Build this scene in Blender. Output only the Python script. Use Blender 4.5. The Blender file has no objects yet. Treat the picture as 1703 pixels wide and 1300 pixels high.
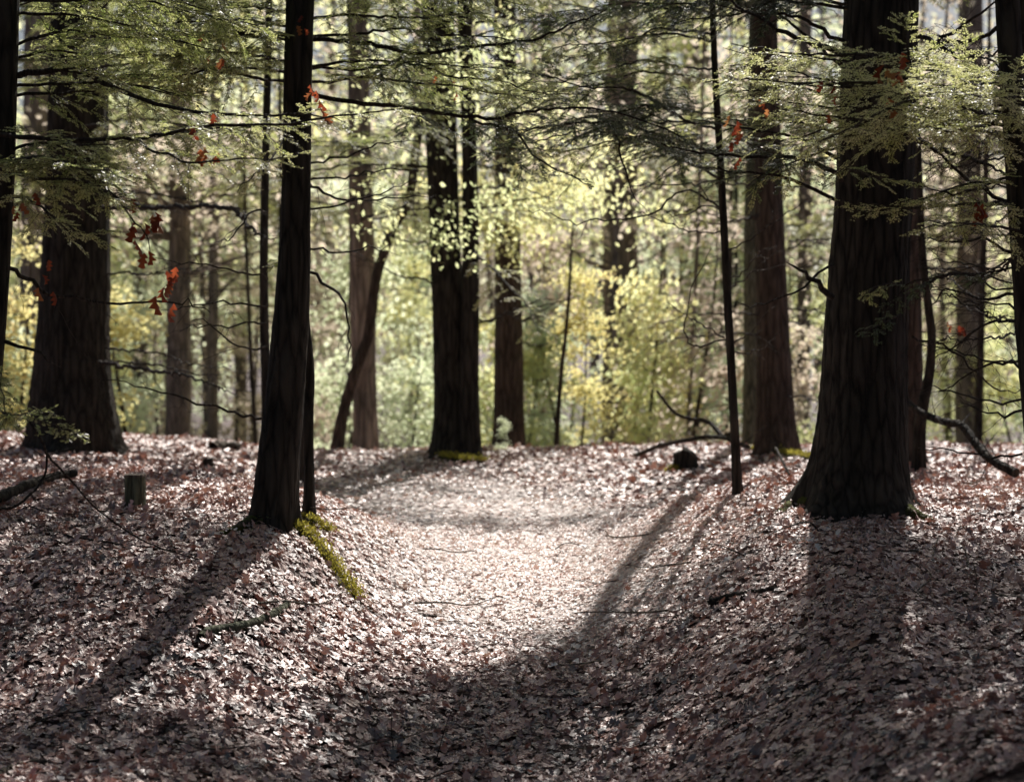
import bpy, math, random
import numpy as np
from math import radians as R

random.seed(7)
rng = np.random.default_rng(11)
scene = bpy.context.scene
COL = scene.collection

# ------------------------------------------------------------------ camera
F, CX, CY, CH = 2800.0, 851.5, 560.0, 1.5      # focal length in photo pixels, vanishing point, eye height
cam = bpy.data.cameras.new("camera")
co = bpy.data.objects.new("camera", cam); COL.objects.link(co)
co.location = (0, 0, CH); co.rotation_euler = (R(90), 0, 0)
cam.sensor_width = 36; cam.lens = F / 1703 * 36
cam.shift_y = -(650 - CY) / 1703
cam.clip_start = .1; cam.clip_end = 2000
cam.dof.use_dof = True; cam.dof.focus_distance = 8.3; cam.dof.aperture_fstop = 2.0
scene.camera = co

def at(px, py, Y):
    return np.array([(px - CX) / F * Y, Y, CH - (py - CY) / F * Y])
def proj(p):
    return CX + p[0] / p[1] * F, CY + (CH - p[2]) / p[1] * F

# ------------------------------------------------------------------ ground shape
def sst(a, b, x):
    t = np.clip((x - a) / (b - a), 0, 1); return t * t * (3 - 2 * t)
def vnoise(x, y, s, seed=0):
    v = 0
    for k, (a, b, c) in enumerate([(1, .3, 1), (-.45, 1.1, .8), (.8, -1.3, .55), (1.9, .7, .4), (-1.1, 2.3, .3)]):
        v = v + c * np.sin((a * x + b * y) * s + seed * 1.7 + k * 2.1) * np.cos((b * x - a * y) * s * .7 + seed + k)
    return v / 2
def ground(x, y):
    x = np.asarray(x, float); y = np.asarray(y, float)
    xc = -.02 - 1.0 * sst(10, 17, y) - 1.5 * sst(15, 24, y)
    zp = .02 + .27 * sst(7.5, 16.5, y)
    u = x - xc
    wl = 1.5 + 1.9 * sst(10, 15, y); wr = 1.8 + 2.8 * sst(10, 16, y)
    bl = sst(.15, 1, np.clip(-u / wl, 0, 1)); br = sst(.15, 1, np.clip(u / wr, 0, 1))
    zbl = .54 - .06 * sst(10, 15, y); zbr = .50 - .15 * sst(11, 16, y)
    z = zp + (zbl - zp) * bl + (zbr - zp) * br
    nr = 1 - sst(6.4, 10.2, y)
    z = z - nr * (.42 + .30 * bl - .04 * br)
    z = z - 1.25 * sst(17.2, 27, y) + .5 * sst(40, 120, y)
    far = 1 - sst(20, 40, y) * .0
    z = z + .036 * vnoise(x, y, 2.1) + .020 * vnoise(x, y, 6.3, 3) * (1 - .6 * np.exp(-((x - xc) / .9) ** 2))
    z = z + .5 * sst(12, 60, np.abs(x)) * vnoise(x, y, .13, 5)
    return z
def hit(px, py, y0=5, y1=19):
    ys = np.linspace(y0, y1, 3000)
    xs = (px - CX) / F * ys; zs = CH - (py - CY) / F * ys
    d = zs - ground(xs, ys)
    i = np.argmax(d < 0)
    if d[i] >= 0: i = int(np.argmin(np.abs(d)))
    return np.array([xs[i], ys[i], float(ground(xs[i], ys[i]))])

SUN_AZ, SUN_EL = 15., 48.
sa, ca, ct = math.sin(R(SUN_AZ)), math.cos(R(SUN_AZ)), 1 / math.tan(R(SUN_EL))

# ------------------------------------------------------------------ mesh helpers
class Buf:
    def __init__(s): s.V = []; s.Q = []; s.T = []; s.A = []; s.n = 0
    def add(s, V, Q=None, T=None, a=None):
        V = np.asarray(V, np.float32).reshape(-1, 3)
        if Q is not None and len(Q): s.Q.append(np.asarray(Q, np.int64).reshape(-1, 4) + s.n)
        if T is not None and len(T): s.T.append(np.asarray(T, np.int64).reshape(-1, 3) + s.n)
        if a is None: a = np.full(len(V), .5)
        a = np.broadcast_to(np.asarray(a, np.float32), (len(V),))
        s.V.append(V); s.A.append(a); s.n += len(V)
    def build(s, name, mat, parent=None, origin=(0, 0, 0), smooth=True):
        V = np.concatenate(s.V) - np.asarray(origin, np.float32)
        Q = np.concatenate(s.Q) if s.Q else np.zeros((0, 4), np.int64)
        T = np.concatenate(s.T) if s.T else np.zeros((0, 3), np.int64)
        me = bpy.data.meshes.new(name)
        me.vertices.add(len(V)); me.vertices.foreach_set('co', V.ravel())
        nl = Q.size + T.size
        me.loops.add(nl); me.loops.foreach_set('vertex_index', np.concatenate([Q.ravel(), T.ravel()]).astype(np.int32))
        np_ = len(Q) + len(T); me.polygons.add(np_)
        st = np.concatenate([np.arange(len(Q)) * 4, Q.size + np.arange(len(T)) * 3]).astype(np.int32)
        me.polygons.foreach_set('loop_start', st)
        me.polygons.foreach_set('use_smooth', np.full(np_, smooth))
        at_ = me.attributes.new('tint', 'FLOAT', 'POINT'); at_.data.foreach_set('value', np.concatenate(s.A).astype(np.float32))
        me.update(calc_edges=True)
        me.materials.append(mat)
        o = bpy.data.objects.new(name, me); COL.objects.link(o)
        if parent is not None: o.parent = parent
        else: o.location = origin
        return o

def norm(v): return v / (np.linalg.norm(v, axis=-1, keepdims=True) + 1e-9)
def catmull(P, n):
    P = np.asarray(P, float)
    if len(P) == 2: return P[0] + (P[1] - P[0]) * np.linspace(0, 1, n)[:, None]
    E = np.vstack([2 * P[0] - P[1], P, 2 * P[-1] - P[-2]])
    t = np.linspace(0, len(P) - 1 - 1e-6, n); i = t.astype(int); f = (t - i)[:, None]
    a, b, c, d = E[i], E[i + 1], E[i + 2], E[i + 3]
    return .5 * (2 * b + (c - a) * f + (2 * a - 5 * b + 4 * c - d) * f ** 2 + (3 * b - a - 3 * c + d) * f ** 3)
def tube(buf, P, r, seg=8, a=None, rad=None):
    """P (n,3), r (n,); rad optional (n,seg) multiplier"""
    n = len(P); T = norm(np.gradient(P, axis=0))
    ref = np.array([0, 0, 1.]) if abs(np.mean(T[:, 2])) < .75 else np.array([0, 1., .05])
    U = norm(np.cross(T, ref)); Vv = np.cross(U, T)
    th = np.linspace(0, 2 * math.pi, seg, endpoint=False)
    rr = np.asarray(r)[:, None] * (np.ones((n, seg)) if rad is None else rad)
    V = P[:, None, :] + rr[..., None] * (U[:, None, :] * np.cos(th)[None, :, None] + Vv[:, None, :] * np.sin(th)[None, :, None])
    i = np.arange(n - 1)[:, None] * seg; j = np.arange(seg)[None, :]; j2 = (j + 1) % seg
    Q = np.stack([i + j, i + j2, i + seg + j2, i + seg + j], -1)
    buf.add(V.reshape(-1, 3), Q=Q.reshape(-1, 4), a=a)
    c = len(P) * seg                                             # end cap
    buf.add(np.vstack([V[-1], P[-1:]]), T=[[k, (k + 1) % seg, seg] for k in range(seg)], a=None if a is None else (a if np.isscalar(a) else .5))
def sticks(buf, A, r0, r1, a=.5):
    """batch of thin 3-sided tubes: A (N,k,3)"""
    N, k, _ = A.shape
    if N == 0: return
    T = norm(A[:, -1] - A[:, 0]); ref = np.where(np.abs(T[:, 2:3]) < .8, np.array([[0, 0, 1.]]), np.array([[1., 0, 0]]))
    U = norm(np.cross(T, ref)); W = np.cross(U, T)
    th = np.array([0, 2.094, 4.189])
    ring = U[:, None] * np.cos(th)[None, :, None] + W[:, None] * np.sin(th)[None, :, None]      # N,3,3
    rad = (np.asarray(r0).reshape(-1, 1) * (1 - np.linspace(0, 1, k)) + np.asarray(r1).reshape(-1, 1) * np.linspace(0, 1, k))
    rad = np.broadcast_to(rad, (N, k))
    V = A[:, :, None, :] + rad[:, :, None, None] * ring[:, None]
    b = (np.arange(N) * k * 3)[:, None, None] + (np.arange(k - 1) * 3)[None, :, None]
    j = np.arange(3)[None, None, :]; j2 = (j + 1) % 3
    Q = np.stack([b + j, b + j2, b + 3 + j2, b + 3 + j], -1)
    buf.add(V.reshape(-1, 3), Q=Q.reshape(-1, 4), a=a)

# ------------------------------------------------------------------ materials
def mat(name):
    m = bpy.data.materials.new(name); m.use_nodes = True
    nt = m.node_tree; nt.nodes.clear()
    return m, nt, nt.nodes, nt.links
def ramp(N, stops, interp='LINEAR'):
    r = N.new('ShaderNodeValToRGB'); r.color_ramp.interpolation = interp
    e = r.color_ramp.elements
    while len(e) < len(stops): e.new(.5)
    for k, (p, c) in enumerate(stops): e[k].position = p; e[k].color = (*c, 1)
    return r
def leaf_mat(name, stops, tstops=None, rough=.4, trans=.35, spec=.5, objvar=0, coat=.0, crough=.45, cior=1.9, sheen=0.):
    m, nt, N, L = mat(name)
    out = N.new('ShaderNodeOutputMaterial'); bs = N.new('ShaderNodeBsdfPrincipled')
    at_ = N.new('ShaderNodeAttribute'); at_.attribute_name = 'tint'
    fac = at_.outputs['Fac']
    if objvar:
        oi = N.new('ShaderNodeObjectInfo'); ma = N.new('ShaderNodeMath'); ma.operation = 'MULTIPLY_ADD'
        ma.inputs[1].default_value = objvar; L.new(oi.outputs['Random'], ma.inputs[0]); L.new(fac, ma.inputs[2])
        mb = N.new('ShaderNodeMath'); mb.operation = 'SUBTRACT'; mb.inputs[1].default_value = objvar / 2
        L.new(ma.outputs[0], mb.inputs[0]); fac = mb.outputs[0]
    r = ramp(N, stops); L.new(fac, r.inputs[0])
    L.new(r.outputs[0], bs.inputs['Base Color'])
    bs.inputs['Roughness'].default_value = rough
    bs.inputs['Specular IOR Level'].default_value = spec
    bs.inputs['Coat Weight'].default_value = coat; bs.inputs['Coat Roughness'].default_value = crough; bs.inputs['Coat IOR'].default_value = cior; bs.inputs['Sheen Weight'].default_value = sheen; bs.inputs['Sheen Roughness'].default_value = .45; bs.inputs['Sheen Tint'].default_value = (1, .9, .86, 1)
    if trans > 0:
        tr = N.new('ShaderNodeBsdfTranslucent'); r2 = ramp(N, tstops or stops); L.new(fac, r2.inputs[0]); L.new(r2.outputs[0], tr.inputs[0])
        mx = N.new('ShaderNodeMixShader'); mx.inputs[0].default_value = trans
        L.new(bs.outputs[0], mx.inputs[1]); L.new(tr.outputs[0], mx.inputs[2]); L.new(mx.outputs[0], out.inputs[0])
    else: L.new(bs.outputs[0], out.inputs[0])
    return m
def bark_mat(name, dark, light, scale=1., moss=0., rough=.85):
    m, nt, N, L = mat(name)
    out = N.new('ShaderNodeOutputMaterial'); bs = N.new('ShaderNodeBsdfPrincipled')
    tc = N.new('ShaderNodeTexCoord'); mp = N.new('ShaderNodeMapping'); mp.inputs['Scale'].default_value = (scale * 17, scale * 17, scale * 2.6)
    L.new(tc.outputs['Object'], mp.inputs[0])
    n1 = N.new('ShaderNodeTexNoise'); n1.inputs['Scale'].default_value = 1; n1.inputs['Detail'].default_value = 6; n1.inputs['Roughness'].default_value = .65
    n1.inputs['Distortion'].default_value = 1.6
    L.new(mp.outputs[0], n1.inputs[0])
    vo = N.new('ShaderNodeTexVoronoi'); vo.feature = 'DISTANCE_TO_EDGE'; vo.inputs['Scale'].default_value = 1.1
    L.new(mp.outputs[0], vo.inputs[0])
    ml = N.new('ShaderNodeMath'); ml.operation = 'MULTIPLY'; ml.inputs[1].default_value = 1.6
    L.new(vo.outputs['Distance'], ml.inputs[0])
    ad = N.new('ShaderNodeMath'); ad.operation = 'ADD'; L.new(ml.outputs[0], ad.inputs[0]); L.new(n1.outputs[0], ad.inputs[1])
    r = ramp(N, [(.35, dark), (.75, light), (1.1 if False else 1., tuple(min(1, c * 1.35) for c in light))]); L.new(ad.outputs[0], r.inputs[0])
    n2 = N.new('ShaderNodeTexNoise'); n2.inputs['Scale'].default_value = 2.3; n2.inputs['Detail'].default_value = 5
    L.new(tc.outputs['Object'], n2.inputs[0])
    r2 = ramp(N, [(.3, (.6, .62, .6)), (.75, (1.3, 1.22, 1.15))]); L.new(n2.outputs[0], r2.inputs[0])
    mu = N.new('ShaderNodeMix'); mu.data_type = 'RGBA'; mu.blend_type = 'MULTIPLY'; mu.inputs[0].default_value = 1
    L.new(r.outputs[0], mu.inputs[6]); L.new(r2.outputs[0], mu.inputs[7])
    colr = mu.outputs[2]
    if moss > 0:
        n3 = N.new('ShaderNodeTexNoise'); n3.inputs['Scale'].default_value = 9; n3.inputs['Detail'].default_value = 8
        L.new(tc.outputs['Object'], n3.inputs[0]); r3 = ramp(N, [(.62 - moss * .3, (0, 0, 0)), (.7 - moss * .3, (1, 1, 1))]); L.new(n3.outputs[0], r3.inputs[0])
        m3 = N.new('ShaderNodeMix'); m3.data_type = 'RGBA'; L.new(r3.outputs[0], m3.inputs[0]); L.new(colr, m3.inputs[6]); m3.inputs[7].default_value = (.10, .11, .02, 1)
        colr = m3.outputs[2]
    L.new(colr, bs.inputs['Base Color']); bs.inputs['Roughness'].default_value = rough
    bs.inputs['Specular IOR Level'].default_value = .25
    bp = N.new('ShaderNodeBump'); bp.inputs['Strength'].default_value = 1; bp.inputs['Distance'].default_value = .03
    L.new(ad.outputs[0], bp.inputs['Height']); L.new(bp.outputs[0], bs.inputs['Normal'])
    L.new(bs.outputs[0], out.inputs[0])
    return m

M = {}
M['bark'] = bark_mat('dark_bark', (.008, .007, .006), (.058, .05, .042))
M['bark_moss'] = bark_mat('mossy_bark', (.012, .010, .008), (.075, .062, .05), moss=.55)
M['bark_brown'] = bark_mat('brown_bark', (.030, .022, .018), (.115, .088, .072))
M['bark_far'] = bark_mat('haze_paled_bark', (.15, .12, .10), (.38, .32, .275), scale=.7)  # distance haze painted in as lighter bark on the farther trunks
M['twig'] = bark_mat('twig_bark', (.016, .012, .010), (.07, .055, .045), scale=2, rough=.7)
M['twig_pale'] = bark_mat('pale_twig_bark', (.10, .08, .06), (.30, .25, .20), scale=2, rough=.55)
M['log'] = bark_mat('weathered_wood', (.05, .04, .033), (.28, .235, .20), scale=1.5)
M['log_green'] = bark_mat('green_tinged_wood', (.05, .06, .04), (.20, .21, .15), scale=1.5)
M['soil'] = None
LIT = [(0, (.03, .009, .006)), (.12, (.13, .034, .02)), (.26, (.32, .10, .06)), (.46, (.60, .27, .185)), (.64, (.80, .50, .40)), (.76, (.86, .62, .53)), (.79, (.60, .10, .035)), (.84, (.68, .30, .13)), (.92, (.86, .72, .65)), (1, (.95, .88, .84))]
LITT = [(0, (.05, .02, .01)), (.5, (.32, .13, .07)), (.85, (.5, .2, .1)), (1, (.6, .38, .2))]
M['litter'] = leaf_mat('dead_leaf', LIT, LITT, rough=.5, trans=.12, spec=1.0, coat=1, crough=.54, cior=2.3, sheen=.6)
NEE = [(0, (.016, .028, .016)), (.5, (.05, .078, .032)), (.85, (.12, .15, .05)), (1, (.22, .25, .08))]
NEET = [(0, (.10, .16, .05)), (.4, (.42, .52, .15)), (.75, (.80, .84, .32)), (1, (.96, .95, .50))]
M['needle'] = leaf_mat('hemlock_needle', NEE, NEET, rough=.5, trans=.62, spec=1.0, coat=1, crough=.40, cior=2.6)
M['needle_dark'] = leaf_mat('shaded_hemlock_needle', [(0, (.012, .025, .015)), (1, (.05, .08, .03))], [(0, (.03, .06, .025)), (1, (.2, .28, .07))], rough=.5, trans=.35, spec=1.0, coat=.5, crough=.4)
BR = [(0, (.22, .26, .10)), (.5, (.38, .42, .16)), (1, (.5, .46, .16))]
BRT = [(0, (.60, .68, .34)), (.35, (.85, .90, .50)), (.7, (.96, .94, .52)), (1, (.97, .86, .38))]
M['broad'] = leaf_mat('yellow_green_leaf', BR, BRT, rough=.45, trans=.84, spec=.8, objvar=.5, coat=.8)
M['mint'] = leaf_mat('pale_green_leaf', [(0, (.32, .40, .26)), (1, (.52, .58, .40))], [(0, (.58, .68, .44)), (.6, (.86, .92, .66)), (1, (.95, .95, .70))], rough=.45, trans=.84, spec=.8, objvar=.4, coat=.8)
M['gold'] = leaf_mat('golden_leaf', [(0, (.2, .15, .03)), (1, (.35, .25, .05))], [(0, (.92, .88, .45)), (.7, (.97, .88, .42)), (1, (.97, .76, .38))], rough=.4, trans=.75, spec=.5, objvar=.3)
M['greybrown'] = leaf_mat('withered_leaf', [(0, (.09, .065, .05)), (1, (.22, .16, .13))], [(0, (.66, .55, .45)), (.6, (.88, .76, .62)), (1, (.92, .88, .58))], rough=.5, trans=.72, spec=.5, objvar=.3)
M['red'] = leaf_mat('rust_red_leaf', [(0, (.09, .016, .008)), (1, (.24, .05, .02))], [(0, (.22, .04, .02)), (.6, (.60, .13, .05)), (1, (.75, .40, .15))], rough=.4, trans=.45, spec=.5)
M['moss'] = leaf_mat('moss', [(0, (.06, .06, .012)), (.5, (.22, .20, .03)), (1, (.45, .38, .06))], [(0, (.25, .24, .04)), (1, (.85, .75, .14))], rough=.6, trans=.45, spec=.3)

def ground_mat():
    m, nt, N, L = mat('forest_soil')
    out = N.new('ShaderNodeOutputMaterial'); bs = N.new('ShaderNodeBsdfPrincipled')
    tc = N.new('ShaderNodeTexCoord')
    v1 = N.new('ShaderNodeTexVoronoi'); v1.inputs['Scale'].default_value = 19; L.new(tc.outputs['Object'], v1.inputs[0])
    v2 = N.new('ShaderNodeTexVoronoi'); v2.inputs['Scale'].default_value = 31; L.new(tc.outputs['Object'], v2.inputs[0])
    sp = N.new('ShaderNodeSeparateColor'); L.new(v1.outputs['Color'], sp.inputs[0])
    r = ramp(N, [(0, (.015, .009, .008)), (.3, (.06, .03, .024)), (.7, (.16, .09, .075)), (1, (.30, .20, .18))]); L.new(sp.outputs[0], r.inputs[0])
    n = N.new('ShaderNodeTexNoise'); n.inputs['Scale'].default_value = 1.1; n.inputs['Detail'].default_value = 8; L.new(tc.outputs['Object'], n.inputs[0])
    r2 = ramp(N, [(.35, (.45, .42, .42)), (.7, (1.15, 1.1, 1.1))]); L.new(n.outputs[0], r2.inputs[0])
    mu = N.new('ShaderNodeMix'); mu.data_type = 'RGBA'; mu.blend_type = 'MULTIPLY'; mu.inputs[0].default_value = 1
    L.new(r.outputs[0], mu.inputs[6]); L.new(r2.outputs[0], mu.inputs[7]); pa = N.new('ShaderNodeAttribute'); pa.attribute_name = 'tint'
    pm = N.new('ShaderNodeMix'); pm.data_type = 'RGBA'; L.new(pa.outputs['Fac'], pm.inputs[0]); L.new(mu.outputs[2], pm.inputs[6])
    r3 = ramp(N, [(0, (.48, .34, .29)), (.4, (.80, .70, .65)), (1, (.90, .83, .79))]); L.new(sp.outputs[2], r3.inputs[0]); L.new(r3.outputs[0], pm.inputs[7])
    L.new(pm.outputs[2], bs.inputs['Base Color'])
    bp = N.new('ShaderNodeBump'); bp.inputs['Distance'].default_value = .015
    sm = N.new('ShaderNodeMath'); sm.operation = 'ADD'; L.new(sp.outputs[1], sm.inputs[0]); L.new(v2.outputs['Distance'], sm.inputs[1])
    L.new(sm.outputs[0], bp.inputs['Height']); L.new(bp.outputs[0], bs.inputs['Normal'])
    bs.inputs['Roughness'].default_value = .6; bs.inputs['Specular IOR Level'].default_value = .4
    L.new(bs.outputs[0], out.inputs[0]); return m
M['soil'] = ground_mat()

# ------------------------------------------------------------------ tagging
LAB = set()
def tag(o, label, cat, group=None):
    o['label'] = label; o['category'] = cat
    if group: o['group'] = group
    return o
def empty(name, loc, label, cat, group=None):
    o = bpy.data.objects.new(name, None); COL.objects.link(o); o.location = [float(v) for v in loc]
    o.empty_display_size = .2
    return tag(o, label, cat, group)

# ------------------------------------------------------------------ ground sheet
def axis(core, fine, lo, hi, n):
    a = np.arange(core[0], core[1], fine)
    left = core[0] - np.geomspace(fine, core[0] - lo, n)[::-1]
    right = core[1] + np.geomspace(fine, hi - core[1], n)
    return np.concatenate([left, a, right])
xs = axis((-7, 7), .07, -260, 260, 60); ys = axis((2, 22), .07, -60, 420, 60)
XX, YY = np.meshgrid(xs, ys); ZZ = ground(XX, YY)
gb = Buf(); nx, ny = len(xs), len(ys)
i = np.arange(ny - 1)[:, None] * nx; j = np.arange(nx - 1)[None]
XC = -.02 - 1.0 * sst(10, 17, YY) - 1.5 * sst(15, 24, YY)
PATH_SUN = np.exp(-((XX - XC - .1) / 1.0) ** 2) * sst(8.3, 9.6, YY) * (1 - sst(12.5, 16, YY))  # sunlight on the path, painted in as paler ground
gb.add(np.stack([XX, YY, ZZ], -1).reshape(-1, 3), Q=np.stack([i + j, i + j + 1, i + nx + j + 1, i + nx + j], -1).reshape(-1, 4), a=PATH_SUN.ravel())
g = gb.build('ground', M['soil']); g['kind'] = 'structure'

# ------------------------------------------------------------------ leaf litter (stuff)
def leaf_template(st=7, w=(.03, .40, .15, .47, .17, .33, .02), sweep=(0, .10, 0, .10, 0, .10, 0)):
    t = np.linspace(0, 1, st); V = []
    for k in range(st):
        V += [(-w[k], t[k] + sweep[k]), (0, t[k]), (w[k], t[k] + sweep[k])]
    V = np.array(V); Q = []
    for k in range(st - 1):
        for s in (0, 1):
            a = k * 3 + s; Q.append([a, a + 1, a + 4, a + 3])
    return V, np.array(Q)
OAK = leaf_template()
BEECH = leaf_template(4, (.03, .3, .28, .02), (0, 0, 0, 0))
def leaves(buf, P, size, yaw, tilt_u, tilt_v, curl, tint, tmpl, nz=None):
    V0, Q0 = tmpl; N = len(P); m = len(V0)
    x = V0[None, :, 0] * size[:, None]; y = (V0[None, :, 1] - .5) * size[:, None]
    z = curl[:, None] * (V0[None, :, 0] ** 2 * 2.2 + (V0[None, :, 1] - .5) ** 2 * 1.0) * size[:, None]
    z = z + size[:, None] * .10 * np.sin(V0[None, :, 1] * 9 + yaw[:, None] * 7) * (np.abs(V0[None, :, 0]) > .1) * np.sign(V0[None, :, 0])
    cu, su = np.cos(tilt_u)[:, None], np.sin(tilt_u)[:, None]
    y, z = y * cu - z * su, y * su + z * cu
    cv, sv = np.cos(tilt_v)[:, None], np.sin(tilt_v)[:, None]
    x, z = x * cv + z * sv, -x * sv + z * cv
    c, s = np.cos(yaw)[:, None], np.sin(yaw)[:, None]
    X = np.stack([x * c - y * s, x * s + y * c, z], -1)
    if nz is not None: X[..., 2] += nz[:, 0:1] * X[..., 0] + nz[:, 1:2] * X[..., 1]
    X = X + P[:, None, :]
    Q = (np.arange(N) * m)[:, None, None] + Q0[None]
    buf.add(X.reshape(-1, 3), Q=Q.reshape(-1, 4), a=np.repeat(tint, m))
def scatter_litter(buf, n, y0, y1, tmpl, smin, smax):
    y = np.sqrt(rng.uniform(y0 ** 2, y1 ** 2, n)); x = rng.uniform(-1, 1, n) * (y * .36 + .9)
    z = ground(x, y); e = .05
    nz = np.stack([(ground(x + e, y) - z) / e, (ground(x, y + e) - z) / e], -1)
    P = np.stack([x, y, z + rng.uniform(.004, .035, n)], -1)
    steep = rng.random(n) < .16
    tu = np.where(steep, rng.normal(0, .65, n), rng.normal(0, .13, n)); tv = np.where(steep, rng.normal(0, .5, n), rng.normal(0, .13, n))
    P[:, 2] += np.abs(np.sin(tu)) * .025
    tint = rng.beta(1.5, 1.9, n) + .12 * vnoise(x, y, 1.7, 8) + .12 * vnoise(x, y, 5.1, 2)
    xc = -.02 - 1.0 * sst(10, 17, y) - 1.5 * sst(15, 24, y)      # trodden path leaves paled as painted sunlight; near leaves darkened as painted shade
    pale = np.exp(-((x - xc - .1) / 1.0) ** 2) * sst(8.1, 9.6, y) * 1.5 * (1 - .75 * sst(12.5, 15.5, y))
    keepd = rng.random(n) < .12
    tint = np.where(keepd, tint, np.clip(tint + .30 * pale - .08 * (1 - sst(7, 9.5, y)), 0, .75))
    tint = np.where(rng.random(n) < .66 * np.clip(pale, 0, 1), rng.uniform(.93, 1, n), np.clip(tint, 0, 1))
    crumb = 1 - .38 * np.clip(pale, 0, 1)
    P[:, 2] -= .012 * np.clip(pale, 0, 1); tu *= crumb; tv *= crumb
    leaves(buf, P, crumb * (smin * .7 + (smax * 1.1 - smin * .7) * rng.beta(1.3, 2.2, n)), rng.uniform(0, 6.283, n), tu, tv, crumb * rng.normal(.14, .28, n), tint, tmpl, nz)
lb = Buf()
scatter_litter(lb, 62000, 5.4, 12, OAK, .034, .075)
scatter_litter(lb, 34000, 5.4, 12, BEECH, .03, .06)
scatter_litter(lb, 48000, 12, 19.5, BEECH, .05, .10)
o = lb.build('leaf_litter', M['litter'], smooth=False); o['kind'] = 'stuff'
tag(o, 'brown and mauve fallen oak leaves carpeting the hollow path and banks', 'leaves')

# ------------------------------------------------------------------ boughs
def bough(P, r0, wood, fol, L=.45, sp=.055, side0=.12, needle=.018, nw=.0056, nsp=.0019, droop=.22, tintb=0., up=0., dead=False, seg=6, flat=.36):
    P = np.asarray(P, float)
    ln = np.linalg.norm(np.diff(P, axis=0), axis=1).sum()
    n = max(6, int(ln / .05)); C = catmull(P, n)
    C[1:-1] += rng.normal(0, .004 if not dead else .008, (n - 2, 3))
    t = np.linspace(0, 1, n)
    C[1:-1] += (np.sin(t * ln * 5 + rng.uniform(0, 6))[:, None] * rng.normal(0, .012, 3) + np.sin(t * ln * 11 + rng.uniform(0, 6))[:, None] * rng.normal(0, .006, 3))[1:-1]
    tube(wood, C, r0 * .78 * (1 - t) ** .8 + .0016, seg)
    Tn = norm(np.gradient(C, axis=0))
    seeds_p, seeds_d, seeds_l, seeds_n, seeds_t = [], [], [], [], []
    tw, twr, sub = [], [], []
    s = side0 * ln; sg = 1 if rng.random() < .5 else -1
    while s < ln * .99:
        tt = s / ln; idx = tt * (n - 1); k = int(idx); f = idx - k
        p = C[k] * (1 - f) + C[min(k + 1, n - 1)] * f; T = Tn[k]
        S = norm(np.cross(T, [0, 0, 1.])) * sg
        a = R(rng.normal(52, 11 if not dead else 22))
        d = T * math.cos(a) + S * math.sin(a) + np.array([0, 0, rng.normal(up, flat if not dead else .5)])
        d = norm(d)
        l = L * (1 - .72 * tt ** 1.4) * rng.uniform(.45, 1.12) * min(1, .45 + tt * 3)
        k_ = 6; u = np.linspace(0, 1, k_)[:, None]
        path = p + d * l * u + (T * .22 * u ** 2 - np.array([0, 0, droop]) * u ** 2) * l + rng.normal(0, .006, (k_, 3)) * u
        tw.append(path); twr.append(.001 + .0036 * l)
        # second order
        q = .12 if not dead else .2
        sg2 = 1
        while q < .98:
            kk = q * (k_ - 1); ki = int(kk); ff = kk - ki
            p2 = path[ki] * (1 - ff) + path[min(ki + 1, k_ - 1)] * ff
            d1 = norm(path[min(ki + 1, k_ - 1)] - path[max(ki - 0, 0)] + 1e-6)
            nn = norm(np.cross(d1, np.cross([0, 0, 1.], d1)))
            Sd = np.cross(nn, d1) * sg2
            a2 = R(rng.normal(48, 9 if not dead else 25))
            d2 = norm(d1 * math.cos(a2) + Sd * math.sin(a2) + np.array([0, 0, rng.normal(-.05, .13 if not dead else .5)]))
            l2 = (.34 * l * (1 - q) + .035) * rng.uniform(.6, 1.15)
            if dead: l2 *= 1.2
            mid = p2 + d2 * l2 * .55 + np.array([0, 0, .004])
            sub.append(np.stack([p2, mid, p2 + d2 * l2 + np.array([0, 0, -l2 * droop])]))
            seeds_p.append(p2); seeds_d.append(d2); seeds_l.append(l2); seeds_n.append(nn)
            q += (.03 if not dead else .07) / l * rng.uniform(.7, 1.4); sg2 = -sg2
        # needles on the twig itself
        if not dead:
            for m_ in range(1, k_ - 1):
                dd = path[m_ + 1] - path[m_]; seeds_p.append(path[m_]); seeds_l.append(np.linalg.norm(dd)); dd = norm(dd); seeds_d.append(dd)
                seeds_n.append(norm(np.cross(dd, np.cross([0, 0, 1.], dd))))
        s += sp * rng.uniform(.6, 1.5); sg = -sg
    if tw: sticks(wood, np.array(tw), np.array(twr), .001)
    if sub: sticks(wood, np.array(sub), .0013, .0006)
    if fol is not None and seeds_p and not dead:
        sp_, sd_, sl_, sn_ = map(np.array, (seeds_p, seeds_d, seeds_l, seeds_n))
        cnt = np.maximum(2, (sl_ / nsp).astype(int)); idx = np.repeat(np.arange(len(cnt)), cnt)
        tot = len(idx); u = rng.random(tot)
        base = sp_[idx] + sd_[idx] * (sl_[idx] * u)[:, None]
        base[:, 2] -= droop * .5 * sl_[idx] * u
        d = sd_[idx]; nn = sn_[idx]; sv = np.cross(nn, d) * np.where(rng.random(tot) < .5, 1, -1)[:, None]
        nd = norm(sv * rng.uniform(.75, 1.1, tot)[:, None] + d * rng.uniform(.25, .7, tot)[:, None] + nn * rng.normal(.05, .2, tot)[:, None])
        ll = needle * rng.uniform(.65, 1.1, tot) * (1 - .35 * u)
        tip = base + nd * ll[:, None]
        wv = norm(d + nn * rng.normal(0, .35, tot)[:, None]) * nw / 2
        md = base + nd * (ll * .55)[:, None]
        V = np.stack([base - wv * .4, md - wv, tip, md + wv], 1)
        Q = (np.arange(tot) * 4)[:, None] + np.arange(4)[None]
        tint = np.clip(.46 + tintb + rng.normal(0, .16, len(cnt))[idx] + .30 * u + rng.normal(0, .06, tot), 0, 1)
        fol.add(V.reshape(-1, 3), Q=Q, a=np.repeat(tint, 4))

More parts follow.
